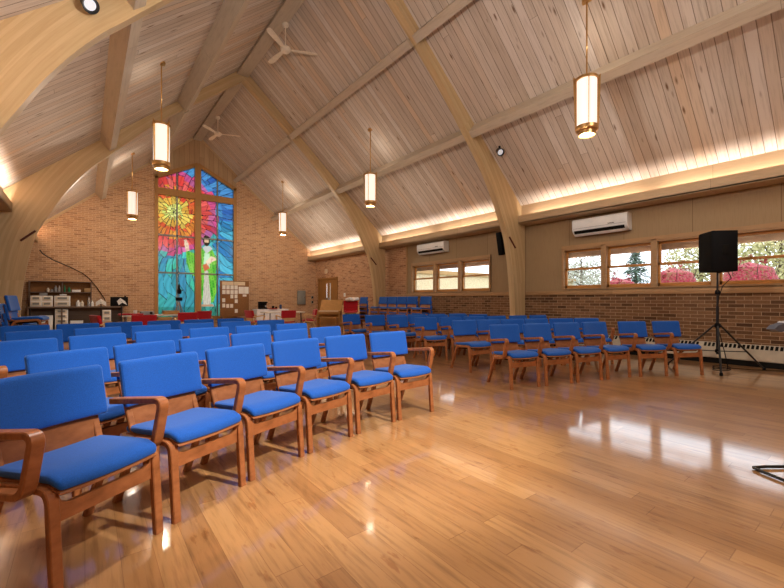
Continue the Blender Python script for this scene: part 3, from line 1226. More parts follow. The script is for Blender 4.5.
# ------------------------------------------------------------------ air conditioners
for (y0, y1, z0, z1, lab) in ((3.50, 4.68, 2.64, 3.0, 'white wall air conditioner above the near windows'), (8.85, 10.12, 2.70, 3.03, 'white wall air conditioner above the far windows')):
    L = y1 - y0
    hgt = z1 - z0
    t_ = thing('air_conditioner', lab, 'air conditioner', (WR, (y0 + y1) / 2, z0), 0, 'wall air conditioners')
    mb = MB()
    prof = [(0, 0), (-.12, 0), (-.19, .05), (-.235, .12), (-.24, hgt - .03), (-.21, hgt), (0, hgt)]
    mb.prism(prof, 1, -L / 2, L / 2)
    mb.build('casing', 'white_plastic', t_, smooth=45)
    MB().box((-.243, -L / 2 + .03, .145), (-.236, L / 2 - .03, .150)).build('panel_line', 'grey_plastic', t_)
    mb = MB()
    mb.prism([(-.135, -.004), (-.194, .040), (-.231, .098), (-.236, .094), (-.20, .035), (-.14, -.010)], 1, -L / 2 + .06, L / 2 - .04)
    mb.build('air_outlet', 'dark_slot', t_, smooth=0)
    mb = MB()
    mb.prism([(-.150, -.012), (-.205, .028), (-.21, .024), (-.155, -.018)], 1, -L / 2 + .05, L / 2 - .03)
    mb.build('louvre', 'white_plastic', t_, smooth=0)
    mb = MB()
    for q in range(6):
        mb.box((-.244, -L / 2 + .26 + q * .022, .165), (-.2395, -L / 2 + .276 + q * .022, .18 + .004 * (q % 2)))
    mb.build('badge', 'dark_slot', t_)

# ------------------------------------------------------------------ baseboard heater along the right wall
t_ = thing('baseboard_heater', 'long cream metal heater along the foot of the brick wall', 'heater', (WR, 2.0, 0))
mb = MB()
RA, RB = -5.5, 4.6
mb.prism([(0, .10), (-.11, .10), (-.12, .12), (-.12, .30), (-.04, .375), (0, .375)], 1, RA, RB)
mb.build('cover', 'radiator_enamel', t_, smooth=0)
mb = MB()
n_ = int((RB - RA) / .06)
for q in range(n_):
    if q % 24 == 0:
        continue
    y = RA + q * .06
    # slots cut in the sloped top
    a, b = Vector((-.118, .304)), Vector((-.052, .366))
    nn = Vector((-.002, .0025))
    mb.prism([tuple(a + nn), tuple(b + nn), tuple(b), tuple(a)], 1, y, y + .038)
mb.build('grille_slots', 'dark_slot', t_, smooth=0)['kind'] = 'stuff'
MB().box((-.10, RA + .02, 0), (0, RB - .02, .10)).build('heater_gap_shade', 'dark_slot', t_, smooth=0)  # near-black filler for the shadow between heater cover and floor

# wall speaker beside the near arch
t_ = thing('wall_speaker', 'slim black column speaker tilted on the wall beside the near arch', 'speaker', (8.85, 6.60, 2.67))
mb = MB()
mb.rbox((-.08, -.07, -.31), (.08, .08, .31), .02)
mb.xform(Matrix.Rotation(math.radians(-12), 4, 'Y'))
mb.build('cabinet', 'black_plastic', t_)
MB().tube([(.05, 0, 0), (.38, 0, .02)], .02, 8).build('bracket', 'black_metal', t_)

# ------------------------------------------------------------------ chairs
BG_L = 'blue chairs of the left block'


def make_chair(fab, wood, pref, w=.235):
    t_ = thing(pref, '', 'chair', (0, 0, 0))
    # side frames: front leg, rail and rear leg out of one bent strip -> front and rear leg are separate meshes meeting in the rail
    for s in (-1, 1):
        x = s * (w - .012)
        front = bend([(-.245, 0), (-.215, .405), (-.02, .392)], .055, 6)
        rear = bend([(-.02, .392), (.095, .385), (.255, 0)], .05, 6)
        MB().strip(front, x, .042, .030).build('leg', wood, t_)
        MB().strip(rear, x, .042, .030).build('leg', wood, t_)
        up = bend([(.02, .385), (.135, .40), (.205, .600)], .06, 5)
        MB().strip(up, s * (w - .028), .034, .020).build('back_upright', wood, t_)
    # front and rear rails with scooped top edge
    top = [(-w + .030, .395), (-w + .045, .350), (-w + .075, .336), (w - .075, .336), (w - .045, .350), (w - .030, .395)]
    poly = [(-w + .01, .272), (w - .01, .272), (w - .01, .395)] + top[::-1] + [(-w + .01, .395)]
    MB().prism(poly, 1, -.222, -.200).build('front_rail', wood, t_, smooth=0)
    MB().box((-w + .02, .085, .33), (w - .02, .105, .385)).build('rear_rail', wood, t_, smooth=0)

    def seatz(x, y, z):
        k_ = 1 - .10 * max(0, (abs(y + .03) - .10) / .2) ** 2
        return (x * k_, y, z - .06 * (y + .05) - 4.0 * max(0, -y - .16) ** 2 + .2 * x * x - .024)
    MB().rbox((-.222, -.250, .418), (.222, .195, .430), .006, 2, 6, seatz).build('seat_shell', wood, t_)
    MB().rbox((-.226, -.252, .430), (.226, .19, .472), .019, 3, 6, seatz).build('seat_cushion', fab, t_)

    MB().rbox((-.185, -.195, .352), (.185, .10, .392), .006, 2, 0, lambda x, y, z: (x, y, z - .06 * (y + .05))).build('underseat_shade', 'dark_slot', t_)  # dark block standing in for the shadow gap under the seat shell

    def backf(x, y, z):
        zz = z - .42
        return (x, y + .165 + zz * .20 - .32 * x * x + .02 * (1 if zz < .08 else 0) * 0, z)
    MB().rbox((-.208, -.006, .41), (.208, .008, .78), .005, 2, 6, backf).build('back_shell', wood, t_)
    MB().rbox((-.250, -.046, .552), (.250, -.006 if fab[0] == 'b' else .032, .806), .019, 3, 6, backf).build('back_cushion', fab, t_)
    arm = bend([(.205, .592), (-.215, .640), (-.150, .395), (.06, .372)], .055, 7)
    for s, nm in ((-1, 'left_arm'), (1, 'right_arm')):
        MB().strip(arm, s * (w + .033), .052, .031).build('armrest', wood, t_)
    return t_


proto = make_chair('blue_fabric', 'bent_beech', 'blue_chair')
parts = kids(proto)
arms = [c for c in parts if c.name.startswith('armrest')]
arm_l, arm_r = arms[0], arms[1]
used = [False]
for c in parts:
    c['_k'] = 0
for c in parts:
    del c['_k']


def place(proto_, plist, loc, rotz, label, group, left=True, right=False, cat='chair', skip=()):
    r = proto_.copy()
    COL.objects.link(r)
    r.location = loc
    r.rotation_euler = (0, 0, rotz)
    r['label'] = label
    if group:
        r['group'] = group
    al = [c for c in plist if c.name.startswith('armrest')]
    for c in plist:
        if (c is al[0] and not left) or (c is al[1] and not right):
            continue
        d = c.copy()
        COL.objects.link(d)
        d.parent = r
    return r


ORD = ['first', 'second', 'third', 'fourth', 'fifth', 'sixth', 'seventh']
L1 = [(-0.035, 2.335, 0.580), (0.46, 2.62, 0.474), (0.96, 2.85, 0.369), (1.49, 3.02, 0.264), (2.04, 3.14, 0.159), (2.59, 3.20, 0.053)]
L2 = [(0.02, 3.30, 0.566), (0.48, 3.57, 0.498), (0.96, 3.81, 0.429), (1.45, 4.01, 0.361), (1.95, 4.18, 0.293), (2.47, 4.32, 0.224)]
L3 = [(-0.34, 4.46, 0.46), (0.18, 4.73, 0.390), (0.72, 4.93, 0.317), (1.27, 5.09, 0.244), (1.84, 5.21, 0.170), (2.41, 5.28, 0.097)]
L4 = [(-0.38, 5.78, 0.344), (0.19, 5.97, 0.298), (0.77, 6.14, 0.251), (1.36, 6.27, 0.205), (1.95, 6.38, 0.158), (2.55, 6.46, 0.112)]
L5 = [(-0.61, 7.10, 0.14), (-0.05, 7.20, 0.14), (0.51, 7.28, 0.12), (1.07, 7.36, 0.12), (1.62, 7.44, 0.12), (2.18, 7.50, 0.12)]
RN = ['front', 'second', 'third', 'fourth', 'rearmost']
for ri, row in enumerate((L1, L2, L3, L4, L5)):
    for i, (x, y, th) in enumerate(row):
        last = i == len(row) - 1
        if ri == 0:
            desc = ['cut by the left edge', 'lit bright, second from the left', 'lit bright, third from the left', 'lit bright, third from the aisle end', 'second from the aisle end', 'at the aisle end, with two armrests'][i]
            lab = 'blue chair, front row of the left block, ' + desc
        else:
            lab = 'blue-backed chair in the %s row of the left block, %s from the left' % (RN[ri], ORD[i])
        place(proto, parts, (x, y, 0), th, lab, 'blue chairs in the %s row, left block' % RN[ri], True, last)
R1 = [(4.61, 3.24, -.269), (5.16, 3.08, -.273), (5.71, 2.93, -.278), (6.26, 2.77, -.282), (6.87, 2.49, -.495), (7.41, 2.19, -.498)]
R2 = [(5.08, 4.38, -.165), (5.57, 4.27, -.243), (6.05, 4.13, -.321), (6.52, 3.96, -.399), (6.98, 3.74, -.478), (7.42, 3.50, -.556)]
R3 = [(5.31, 5.62, -.242), (5.88, 5.48, -.241), (6.45, 5.34, -.240), (7.02, 5.20, -.239), (7.60, 5.06, -.238), (8.17, 4.92, -.237)]
R4 = [(5.37, 6.53, -.078), (5.90, 6.47, -.147), (6.42, 6.37, -.216), (6.93, 6.24, -.285), (7.43, 6.08, -.354)]
R5 = [(5.27, 7.29, -.2), (5.80, 7.17, -.24), (6.33, 7.04, -.25), (6.86, 6.90, -.26), (7.45, 6.75, -.27)]
R6 = [(5.11, 7.99, .044)]
RN2 = ['front', 'second', 'third', 'fourth', 'fifth', 'last']
for ri, row in enumerate((R1, R2, R3, R4, R5, R6)):
    for i, (x, y, th) in enumerate(row):
        if ri == 0:
            d_ = ['at the aisle end', 'second from the aisle', 'third from the aisle', 'fourth from the aisle', 'next to last before the loudspeaker', 'nearest the loudspeaker stand'][i]
            lab = 'blue chair in the front row of the right block, ' + d_
        elif ri == 1 and i == 0:
            lab = 'armless blue chair alone at the aisle, just behind the right block front row'
        elif ri == 5:
            lab = 'blue chair furthest back at the aisle, in front of the oak organ'
        else:
            lab = 'blue chair in the %s row of the right block, %s from the aisle' % (RN2[ri], ORD[i])
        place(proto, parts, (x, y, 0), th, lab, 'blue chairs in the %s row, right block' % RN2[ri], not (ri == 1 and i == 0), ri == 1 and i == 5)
# stacks along the right wall under the far windows: every chair of a stack is a chair
WS = [(8.36, 9.20), (8.36, 9.85), (8.36, 10.38), (8.36, 10.91), (8.36, 11.44), (8.30, 12.62)]
WSN = ['nearest of the right wall stacks', 'second nearest right wall stack', 'third nearest right wall stack', 'fourth nearest right wall stack', 'stack just before the far arch', 'stack just beyond the far arch']
for i, (x, y) in enumerate(WS):
    for q in range(4):
        top = q == 3
        lab = ['bottom', 'second from bottom', 'third from bottom', 'topmost'][q] + ' blue chair, ' + WSN[i]
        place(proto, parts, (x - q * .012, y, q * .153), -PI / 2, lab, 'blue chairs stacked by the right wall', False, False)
for i, (x, y, n_, lab) in enumerate(((-.80, 8.9, 4, 'left arch, the nearer stack'), (-1.02, 9.9, 3, 'left arch, the further stack'))):
    for q in range(n_):
        top = q == n_ - 1
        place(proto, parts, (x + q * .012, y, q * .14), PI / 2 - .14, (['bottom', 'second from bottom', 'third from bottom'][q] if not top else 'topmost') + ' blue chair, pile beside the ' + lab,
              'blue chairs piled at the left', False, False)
for c in parts:
    bpy.data.objects.remove(c)
bpy.data.objects.remove(proto)

# red chairs by the tables
rproto = make_chair('red_fabric', 'pale_birch', 'red_chair')
rparts = kids(rproto)
RC = [(5.34, 12.65, PI, 'red chair seen from behind at the middle of the pale round table'),
      (4.50, 13.3, PI / 2 + .2, 'red chair side-on between the notice board and white cloth table'),
      (6.30, 12.9, -PI / 2 - .3, 'red chair at the right of the pale table, nearer of two'),
      (6.62, 13.5, -PI / 2 - .5, 'red chair at the right of the pale table, further of two'),
      (1.08, 10.9, PI, 'red chair with its back to the camera at the left white table'),
      (2.25, 12.3, PI, 'red chair in front of the stained glass, left of the tripod'),
      (2.88, 13.6, PI + .4, 'red chair in front of the stained glass cross mullion'),
      (.38, 11.2, PI / 2 + .3, 'red chair beside the music stands at the far left')]
for x, y, th, lab in RC:
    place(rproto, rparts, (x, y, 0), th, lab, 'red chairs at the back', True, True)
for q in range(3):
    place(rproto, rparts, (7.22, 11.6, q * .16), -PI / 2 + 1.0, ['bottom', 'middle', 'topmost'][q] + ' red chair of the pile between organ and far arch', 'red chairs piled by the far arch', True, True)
for c in rparts:
    bpy.data.objects.remove(c)
bpy.data.objects.remove(rproto)

# ------------------------------------------------------------------ loudspeaker on its stand
ST = Vector((8.02, 1.80, 0))
st = thing('speaker_stand', 'black tripod stand carrying the loudspeaker in front of the brick wall', 'speaker stand', ST)
feet = [(7.60 - ST.x, 1.66 - ST.y), (8.78 - ST.x, 1.35 - ST.y), (8.15 - ST.x, 2.55 - ST.y)]
MB().tube([(0, 0, .28), (0, 0, 1.05)], .020, 10).build('lower_pole', 'black_metal', st)
MB().tube([(0, 0, .95), (0, 0, 1.63)], .014, 10).build('upper_pole', 'black_metal', st)
MB().lathe([(.024, 0), (.034, .01), (.034, .05), (.024, .07)], (0, 0, 1.24), 16).build('height_collar', 'black_plastic', st)
MB().lathe([(.024, 0), (.042, .015), (.042, .06), (.024, .08)], (0, 0, .70), 16).build('tripod_hub', 'black_plastic', st)
MB().lathe([(.022, 0), (.034, .01), (.034, .05), (.022, .06)], (0, 0, .30), 16).build('lower_collar', 'black_plastic', st)
for fx, fy in feet:
    lg = MB().tube([(fx * .06, fy * .06, .74), (fx * .96, fy * .96, .03)], .014, 8).build('leg', 'black_metal', st)
    MB().lathe([(.02, 0), (.024, .03), (.016, .05)], (fx * .97, fy * .97, 0), 10).build('rubber_foot', 'black_plastic', lg)
    MB().tube([(fx * .03, fy * .03, .33), (fx * .58, fy * .58, .31)], .008, 6).build('brace', 'black_metal', st)
rz = math.radians(-140)
sp = thing('loudspeaker', 'black loudspeaker cabinet on the tripod stand, in front of the right window', 'speaker', (ST.x, ST.y, 1.60), rz)
mb = MB()
mb.rbox((-.19, -.17, 0), (.19, .20, .64), .012, 2, 0, lambda x, y, z: (x * (1 - .35 * max(0, (y + .0)) / .2 * .5), y, z))
mb.build('cabinet', 'black_plastic', sp)
MB().rbox((-.178, -.182, .02), (.178, -.168, .62), .006).build('front_grille', 'dark_slot', sp)
for s in (-1, 1):
    MB().rbox((s * .17, -.03, .26), (s * .187, .06, .42), .01).build('side_handle', 'dark_slot', sp)
MB().lathe([(.03, -.02), (.03, .04)], (0, .02, 0), 14).build('pole_socket', 'black_metal', sp)
o = MB().tube([(ST.x + .12, ST.y - .1, 1.62), (ST.x + .16, ST.y - .14, 1.5), (ST.x + .08, ST.y - .05, 1.38), (ST.x + .03, ST.y - .01, 1.2), (ST.x + .035, ST.y + .02, .8), (ST.x + .10, ST.y - .06, .35), (ST.x + .22, ST.y - .08, .1), (ST.x + .3, ST.y - .06, .012)] +
              [(ST.x + .14 + .17 * math.cos(a), ST.y - .02 + .11 * math.sin(a), .012 + .004 * a) for a in [k_ * .5 for k_ in range(0, 32)]] +
              [(ST.x + .6, ST.y - .35, .012), (ST.x + .85, ST.y - .7, .012), (8.95, .3, .012)], .006, 6)
tag(o.build('speaker_cable', 'black_plastic', loc=None), 'black cable looping from the loudspeaker to a coil on the floor', 'cable')

# music stand at the right edge: looped floor base, post out of frame, grey desk
ms = thing('music_stand', 'grey music stand with a black looped base at the right edge of the photo', 'music stand', (3.80, .52, 0))
import itertools
BX, BY = 3.80, .52
loop = [(3.58, .61), (3.66, .565), (3.76, .49), (3.88, .37), (3.97, .2), (3.9, .05), (3.7, -.02), (3.52, .04), (3.43, .18), (3.43, .33), (3.48, .45), (3.54, .56), (3.58, .61)]
MB().tube([(x - BX, y - BY, .014) for x, y in loop], .0105, 8).build('floor_loop', 'black_metal', ms)
MB().tube([(.17, -.32, .014), (.24, -.26, .3), (.27, -.12, .96)], .012, 8).build('post', 'black_metal', ms)
R_ = Matrix.Translation((.18, -.06, .985)) @ Matrix.Rotation(math.radians(-22), 4, 'Z') @ Matrix.Rotation(math.radians(-12), 4, 'Y')
mb = MB()
mb.prism([(-.26, .018), (-.22, .035), (-.05, .035), (.30, .03), (.30, -.035), (-.05, -.03), (-.2, -.015)], 1, -.03, .02)
mb.xform(R_)
mb.build('desk', 'music_grey', ms)
for xx in (-.13, -.05, .05):
    mb = MB()
    mb.box((xx, -.034, -.033), (xx + .018, .024, .038))
    mb.xform(R_)
    mb.build('clip_band', 'white_plastic', ms)

# ------------------------------------------------------------------ the back of the hall
# shelf unit at far left
t_ = thing('shelf_unit', 'dark wooden shelf unit with counter against the gable brick at far left', 'shelving', (-.62, 17.72, 0))
X0, X1 = -.87, .81
mb = MB()
mb.box((X0, .10, .93), (X1, .34, .95))
mb.box((X0, .10, 1.40), (X1, .34, 1.43))
mb.box((X0, .08, 1.77), (X1, .34, 1.80))
for x in (X0, -.02, X1 - .03):
    mb.box((x, .10, .93), (x + .03, .34, 1.8))
mb.build('upper_shelves', 'dark_shelf_wood', t_, smooth=0)
MB().box((X0, .33, .9), (X1, .35, 1.8)).build('back_panel', 'cork', t_, smooth=0)
MB().box((X0, -.30, .88), (X1 + .95, .35, .925)).build('counter_top', 'dark_shelf_wood', t_, smooth=0)
mb = MB()
mb.box((X0, .30, 0), (X1 + .92, .34, .88))
mb.box((X1 + .88, -.26, 0), (X1 + .92, .34, .88))
mb.box((X0, -.26, 0), (X0 + .04, .34, .88))
mb.box((-.02, -.26, 0), (.02, .34, .88))
mb.build('base_panels', 'dark_shelf_wood', t_, smooth=0)


def small_box(name, x0, x1, z0, z1, y, dep, mat, label, cat, group=None, rows=0, cols=1):
    cx = (x0 + x1) / 2
    t2 = thing(name, label, cat, (cx, y, z0), 0, group)
    w = (x1 - x0) / 2
    h = z1 - z0
    MB().rbox((-w, 0, 0), (w, dep, h), .008).build('body', mat, t2)
    if rows:
        for r_ in range(rows):
            for c_ in range(cols):
                a = -w + (c_ + .08) * 2 * w / cols
                b = -w + (c_ + .92) * 2 * w / cols
                dw = MB().rbox((a, -.012, (r_ + .1) * h / rows), (b, .002, (r_ + .9) * h / rows), .004).build('drawer', 'cream_metal', t2)
                MB().box((a + (b - a) * .15, -.018, (r_ + .35) * h / rows), (b - (b - a) * .15, -.012, (r_ + .75) * h / rows)).build('drawer_contents', 'electric_grey', dw)
    else:
        MB().rbox((-w - .004, -.004, h), (w + .004, dep + .004, h + .012), .004).build('lid', mat, t2)
    return t2


ys = 17.52
small_box('drawer_organiser', -1.42, -.86, .926, 1.29, ys, .22, 'white_plastic', 'white plastic drawer organiser at the left end of the counter', 'drawers', None, 2, 2)
small_box('drawer_organiser', -.82, -.40, .926, 1.29, ys, .22, 'white_plastic', 'white plastic drawer organiser, second on the counter', 'drawers', None, 2, 1)
small_box('storage_box', -.68, -.50, 1.305, 1.335, ys + .03, .15, 'white_plastic', 'flat white box lying on the second drawer organiser', 'box')
small_box('storage_box', -1.2, -1.0, 1.305, 1.37, ys + .03, .15, 'grey_plastic', 'small grey box on top of the left drawer organiser', 'box')
small_box('storage_box', -.36, -.12, 1.43, 1.50, 17.86, .15, 'white_plastic', 'white box on the upper shelf, centre', 'box')
small_box('storage_box', -.02, .17, 1.43, 1.56, 17.86, .15, 'tan_card', 'tan cardboard box at the right end of the upper shelf', 'box')
small_box('drawer_tower', -.80, -.46, .0, .84, 17.5, .3, 'white_plastic', 'tall white drawer tower under the counter', 'drawers', None, 5, 1)
small_box('storage_box', -.40, -.05, .0, .42, 17.46, .3, 'white_plastic', 'white storage tub on the floor right of the drawer tower', 'box')
small_box('storage_box', -1.2, -.86, .0, .62, 17.5, .3, 'white_plastic', 'white storage tub behind the chair pile at far left', 'box')
small_box('drawer_tower', .48, .72, .0, .80, 16.9, .3, 'white_plastic', 'small white drawer tower beside the music stands', 'drawers', None, 4, 1)


def bottle(x, y, z, r, h, mat, label):
    o = MB().lathe([(r, 0), (r, h * .65), (r * .5, h * .8), (r * .5, h)], n=14).build('bottle', mat, loc=(x, y, z))
    tag(o, label, 'bottle', 'small bottles and jars on the shelves')


for x, z, r, h, m, lab in ((-1.0, 1.43, .04, .14, 'cream_metal', 'small cream jar at the left of the upper shelf'),
                           (-.90, 1.43, .04, .10, 'grey_plastic', 'short grey jar on the upper shelf'),
                           (-.80, 1.43, .045, .22, 'grey_plastic', 'tall grey bottle on the upper shelf'),
                           (-.70, 1.43, .03, .22, 'white_plastic', 'slim white bottle on the upper shelf'),
                           (-.56, 1.43, .025, .24, 'green_plastic', 'slim green bottle on the upper shelf'),
                           (-.44, 1.43, .04, .18, 'green_plastic', 'green bottle beside the white box, upper shelf'),
                           (.06, .925, .06, .22, 'white_plastic', 'white jar on the counter, left one'),
                           (.17, .925, .05, .20, 'cream_metal', 'cream jar on the counter, middle one'),
                           (.36, .925, .045, .34, 'steel', 'tall silver bottle at the right of the counter'),
                           (.46, .925, .04, .2, 'white_plastic', 'small white bottle at the right of the counter'),
                           (-.22, .925, .06, .14, 'blue_plastic', 'dark blue jar on the counter')):
    bottle(x - (.25 if z < 1 else 0), 17.95 if z > 1 else 17.78, z, r, h, m, lab)
# television on the counter end
tv = thing('television', 'black flat television standing at the right end of the counter', 'television', (1.0, 17.66, .925))
MB().rbox((-.27, -.02, .0), (.27, .02, .34), .01).build('screen_case', 'black_plastic', tv)
MB().rbox((-.12, -.07, 0), (.12, .07, .015), .005).build('foot', 'black_plastic', tv)
MB().rbox((.15, -.02, .34), (.21, .02, .37), .005).build('webcam', 'black_plastic', tv)
# hanging cable on the brick
pts = [(-.82, 12.2, 2.3), (-.80, 12.6, 2.26), (-.72, 15, 2.3), (-.42, GY - .05, 2.32), (-.05, GY - .05, 2.10), (.12, GY - .05, 1.93), (.35, GY - .05, 1.6), (.57, GY - .05, 1.2), (.62, GY - .06, .95)]
tag(MB().tube(pts, .014, 6).build('hanging_cable', 'black_plastic'), 'black cable drooping from the left arch across the gable brick', 'cable')


def stand(x, y, h, label, rot=0):
    t2 = thing('sheet_music_stand', label, 'music stand', (x, y, 0), rot)
    MB().tube([(0, 0, .25), (0, 0, h)], .011, 8).build('post', 'black_metal', t2)
    for q in range(3):
        a = q * 2 * PI / 3
        MB().tube([(0, 0, .35), (.26 * math.cos(a), .26 * math.sin(a), .01)], .008, 6).build('leg', 'black_metal', t2)
    for s in (-1, 1):
        m = MB()
        m.add([(0, -.02, h - .03), (s * .10, -.05, h - .09), (s * .10, .02, h + .0), (0, .05, h + .08), (0, -.025, h - .035), (s * .10, -.055, h - .095), (s * .10, .015, h - .005), (0, .045, h + .075)],
              [(0, 1, 2, 3), (7, 6, 5, 4), (0, 4, 5, 1), (1, 5, 6, 2), (2, 6, 7, 3), (3, 7, 4, 0)])
        m.build('sheet', 'paper', t2)
    return t2


stand(.30, 11.6, 1.10, 'black music stand with open white sheets, left of the television')
stand(.72, 11.9, 1.12, 'black music stand with white sheets in front of the television', .5)
# camera tripod in front of the stained glass
t2 = thing('tripod', 'pale-legged tripod with black head in front of the stained glass', 'tripod', (2.55, 15.2, 0))
MB().tube([(0, 0, .85), (0, 0, 1.35)], .018, 8).build('column', 'electric_grey', t2)
for q in range(3):
    a = q * 2 * PI / 3 + .5
    MB().tube([(0, 0, 1.1), (.40 * math.cos(a), .40 * math.sin(a), .0)], [.022, .016], 8).build('leg', 'grey_plastic', t2)
MB().rbox((-.10, -.05, 1.12), (.10, .05, 1.24), .02).build('shoulder', 'black_plastic', t2)
mb = MB()
mb.rbox((-.05, -.06, 1.36), (.07, .06, 1.52), .02)
mb.rbox((-.03, -.04, 1.50), (.03, .04, 1.68), .015)
mb.build('head', 'black_plastic', t2)


def table(name, x, y, w, d, top, leg, label, rot=0, h=.74):
    t2 = thing(name, label, 'table', (x, y, 0), rot)
    MB().rbox((-w / 2, -d / 2, h - .035), (w / 2, d / 2, h), .01).build('tabletop', top, t2)
    for sx in (-1, 1):
        for sy in (-1, 1):
            MB().tube([(sx * (w / 2 - .1), sy * (d / 2 - .08), 0), (sx * (w / 2 - .12), sy * (d / 2 - .1), h - .03)], .018, 8).build('leg', leg, t2)
    return t2


table('folding_table', 5.48, 13.3, 1.35, .75, 'laminate_top', 'black_metal', 'pale-topped table with dark legs among the red chairs')
table('folding_table', 1.65, 12.9, 1.8, .7, 'laminate_top', 'steel', 'long white-topped table in front of the stained glass, at left')
t2 = thing('cloth_table', 'table draped in a white cloth against the gable brick, right of the notice board', 'table', (6.62, 17.45, 0))
MB().rbox((-.70, -.30, .70), (.70, .30, .735), .01).build('tabletop', 'laminate_top', t2)
for sx in (-1, 1):
    for sy in (-1, 1):
        MB().tube([(sx * .62, sy * .24, 0), (sx * .62, sy * .24, .71)], .018, 8).build('leg', 'steel', t2)


def drape(x, y, z):
    k_ = max(0, .73 - z)
    return (x * (1 + .03 * k_) + .012 * math.sin(y * 40) * k_ * 2, y * (1 + .05 * k_) + .018 * math.sin(x * 23) * k_ * 2, z)


cm = MB()
n_ = 40
per = []
for i in range(n_ * 4):
    u_ = (i % n_) / n_
    sd = i // n_
    per.append([(-.72 + 1.44 * u_, -.32), (.72, -.32 + .64 * u_), (.72 - 1.44 * u_, .32), (-.72, .32 - .64 * u_)][sd])
vs, fs = [], []
for z in (.745, .72, .5, .28, .12):
    for p in per:
        vs.append(drape(p[0], p[1], z))
m_ = len(per)
for r_ in range(4):
    for i in range(m_):
        fs.append((r_ * m_ + i, r_ * m_ + (i + 1) % m_, (r_ + 1) * m_ + (i + 1) % m_, (r_ + 1) * m_ + i))
fs.append(tuple(range(m_)))
cm.add(vs, fs)
cm.build('tablecloth', 'linen', t2)
# urn and bits on the cloth table
t2 = thing('coffee_machine', 'black coffee machine on the left of the white cloth table', 'coffee machine', (6.25, 17.4, .746))
mb = MB()
mb.rbox((-.18, -.12, 0), (.18, .14, .06), .02)
mb.rbox((-.18, .0, .05), (.18, .14, .32), .02)
mb.rbox((-.18, -.12, .24), (.18, .14, .33), .03)
mb.build('housing', 'black_plastic', t2)
MB().lathe([(.05, 0), (.07, .06), (.05, .13)], (-.06, -.06, .06), 14).build('carafe', 'dark_slot', t2)
MB().rbox((.05, -.13, .09), (.13, -.11, .17), .01).build('control_panel', 'grey_plastic', t2)
for x, h, m, lab in ((6.70, .14, 'black_plastic', 'black container in the middle of the white cloth table'), (6.84, .10, 'black_plastic', 'short black container on the white cloth table'),
                     (7.05, .20, 'blue_plastic', 'dark blue container at the right of the white cloth table')):
    o = MB().lathe([(.05, 0), (.055, h * .8), (.035, h)], n=16).build('canister', m, loc=(x, 17.35, .746))
    tag(o, lab, 'container')
o = MB().rbox((-.18, -.12, 0), (.18, .12, .03), .01).build('serving_tray', 'red_plastic', loc=(6.6, 17.20, .746))
tag(o, 'flat red tray at the front of the white cloth table', 'tray')
# odds and ends on the left table
t2 = thing('storage_crate', 'pale brown wooden crate on the left white table', 'crate', (1.95, 12.85, .741))
MB().rbox((-.2, -.13, 0), (.2, .13, .09), .008).build('body', 'organ_oak', t2)
MB().rbox((-.21, -.14, .09), (.21, .14, .105), .004).build('lid', 'organ_oak', t2)
t2 = thing('projector', 'grey projector on the left white table', 'projector', (1.36, 12.8, .741))
MB().rbox((-.16, -.12, 0), (.16, .12, .10), .02).build('housing', 'grey_plastic', t2)
MB().lathe([(.035, 0), (.035, .04)], n=14).xform(Matrix.Translation((.08, -.12, .05)) @ Matrix.Rotation(PI / 2, 4, 'X')).build('lens', 'black_plastic', t2)
o = MB().lathe([(.03, 0), (.042, .02), (.045, .12), (.04, .13)], n=16).build('mug', 'white_plastic', loc=(1.08, 12.75, .741))
tag(o, 'white mug at the left of the projector', 'mug')
o = MB().rbox((-.28, -.22, 0), (.28, .2, .04), .018, 3, 4, lambda x, y, z: (x, y, z + .02 * math.sin(x * 14) * math.cos(y * 11))).build('folded_cloth', 'red_fabric', loc=(1.0, 12.2, .741))
o.location = (.98, 12.82, .741)
tag(o, 'folded red cloth at the left end of the white table', 'cloth')

# notice board
t2 = thing('notice_board', 'brown cork notice board on feet covered with white papers', 'notice board', (5.03, 17.45, 0))
MB().rbox((-.58, -.02, .45), (.62, .02, 1.97), .008).build('cork_panel', 'cork', t2)
mb = MB()
for sx in (-.5, .5):
    mb.box((sx - .02, -.02, .04), (sx + .02, .02, .46))
    mb.box((sx - .03, -.22, 0), (sx + .03, .22, .04))
mb.build('feet', 'dark_shelf_wood', t2)


def bp(px, py):      # notes measured on the board: columns and rows in metres
    return (px, py)


notes = [(-.50, 1.78, .47, .15, 'cream_paper'), (-.01, 1.78, .46, .15, 'cream_paper')]
for r_ in range(2):
    for c_ in range(4):
        notes.append((-.49 + c_ * .165, 1.60 - r_ * .20, .135, .17, 'paper'))
for x, z in ((-.16, 1.22), (.01, 1.22), (.02, 1.02), (-.49, 1.06), (-.49, .84), (-.33, .82), (-.17, .82), (.02, .60)):
    notes.append((x, z, .12, .16, 'paper'))
notes += [(.18, 1.42, .22, .30, 'paper'), (.50 - .12, 1.42, .0, .0, None), (.52 - .0, 1.42, .0, .0, None), (.35, 1.30, .16, .09, 'paper')]
for x, z, w_, h_, m in notes:
    if m is None:
        continue
    if x + w_ > .55:
        w_ = .55 - x
    MB().box((x, -.026, z - .0), (x + w_, -.021, z + h_)).build('pinned_sheet', m, t2, smooth=0)
MB().box((.41, -.026, 1.42), (.60, -.021, 1.72)).build('pinned_sheet', 'paper', t2, smooth=0)

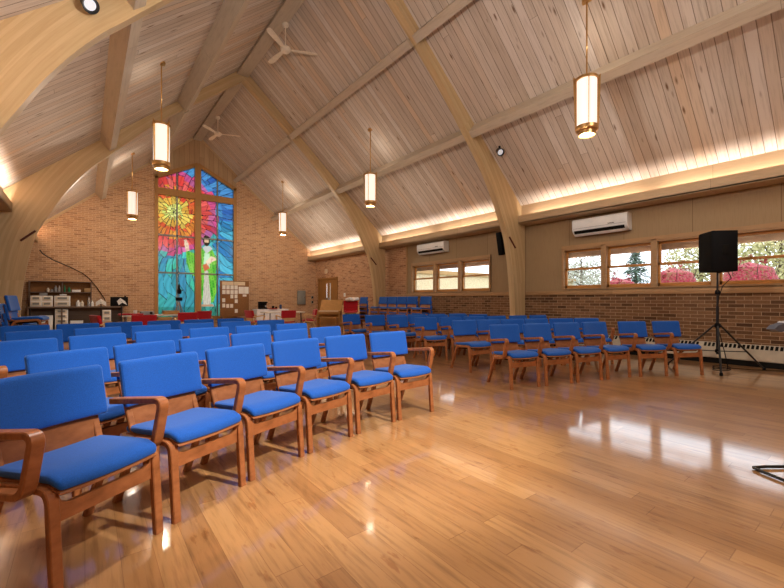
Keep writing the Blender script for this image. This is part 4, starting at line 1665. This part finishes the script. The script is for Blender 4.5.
# electric cabinet and switches
t2 = thing('electric_cabinet', 'grey electric cabinet on the gable brick near the corner', 'electric cabinet', (8.38, GY - .06, .93))
MB().rbox((-.2, -.06, 0), (.2, .06, .68), .01).build('housing', 'electric_grey', t2)
MB().rbox((-.17, -.07, .03), (.17, -.058, .65), .004).build('door', 'electric_grey', t2)
MB().rbox((.11, -.08, .3), (.13, -.07, .38), .003).build('latch', 'steel', t2)
for z, lab in ((.98, 'lower grey switch box in the far corner'), (1.22, 'upper grey switch box in the far corner')):
    t2 = thing('switch_box', lab, 'switch', (8.98, GY - .03, z), 0, 'switch boxes')
    MB().rbox((-.05, -.03, 0), (.05, .03, .13), .006).build('housing', 'electric_grey', t2)
    MB().rbox((-.03, -.036, .02), (.03, -.028, .11), .003).build('face_plate', 'dark_slot', t2)
t2 = thing('wall_plate', 'small white switch plate on the brick right of the door', 'switch', (WR - .01, 15.25, 1.30))
MB().rbox((-.012, -.07, 0), (.01, .07, .16), .004).build('plate', 'white_plastic', t2)
MB().rbox((-.02, -.015, .06), (-.01, .015, .1), .002).build('toggle', 'grey_plastic', t2)
t2 = thing('door_sign', 'small pale square sign on the brick above the door', 'sign', (WR - .02, 16.95, 2.42))
MB().rbox((-.02, -.11, 0), (.02, .11, .2), .006).build('sign_box', 'cream_paper', t2)
mb = MB()
for a, b, c_, d in ((-.05, .05, .05, .065), (-.05, .05, .13, .145), (-.05, -.035, .05, .145), (.035, .05, .05, .145)):
    mb.box((-.024, a, c_), (-.02, b, d))
mb.build('sign_mark', 'tan_card', t2)

# organ and bench
t2 = thing('organ', 'light oak electric organ in front of the double door', 'organ', (7.60, 13.7, 0), math.radians(-48))
mb = MB()
mb.box((-.46, -.25, .60), (.46, .30, .74))
mb.box((-.46, .05, .10), (.46, .30, .60))
mb.build('case', 'organ_oak', t2)
mb = MB()
mb.prism([(-.02, .74), (.30, .74), (.30, 1.16), (.22, 1.16)], 0, -.44, .44)
mb.build('upper_case', 'organ_oak', t2, smooth=0)
MB().box((-.40, -.252, .69), (.40, -.08, .745)).build('keyboard', 'cream_paper', t2)
for sx in (-1, 1):
    for sy in (-.22, .26):
        MB().rbox((sx * .43 - .03, sy - .03, 0), (sx * .43 + .03, sy + .03, .6), .006).build('leg', 'organ_oak', t2)
t2 = thing('organ_bench', 'light oak bench in front of the organ', 'bench', (7.18, 13.2, 0), math.radians(-48))
MB().rbox((-.38, -.15, .46), (.38, .15, .50), .008).build('seat', 'organ_oak', t2)
for sx in (-1, 1):
    MB().rbox((sx * .35 - .015, -.13, 0), (sx * .35 + .015, .13, .46), .004).build('leg', 'organ_oak', t2)
# white bag and pale stuff over the red pile
o = MB().rbox((-.2, -.16, 0), (.2, .16, .10), .045, 4, 5, lambda x, y, z: (x, y, z + .02 * math.sin(x * 19 + y * 9))).build('plastic_bag', 'white_plastic', loc=(7.30, 11.64, 1.128))
tag(o, 'white plastic bag lying on top of the red chair pile', 'bag')
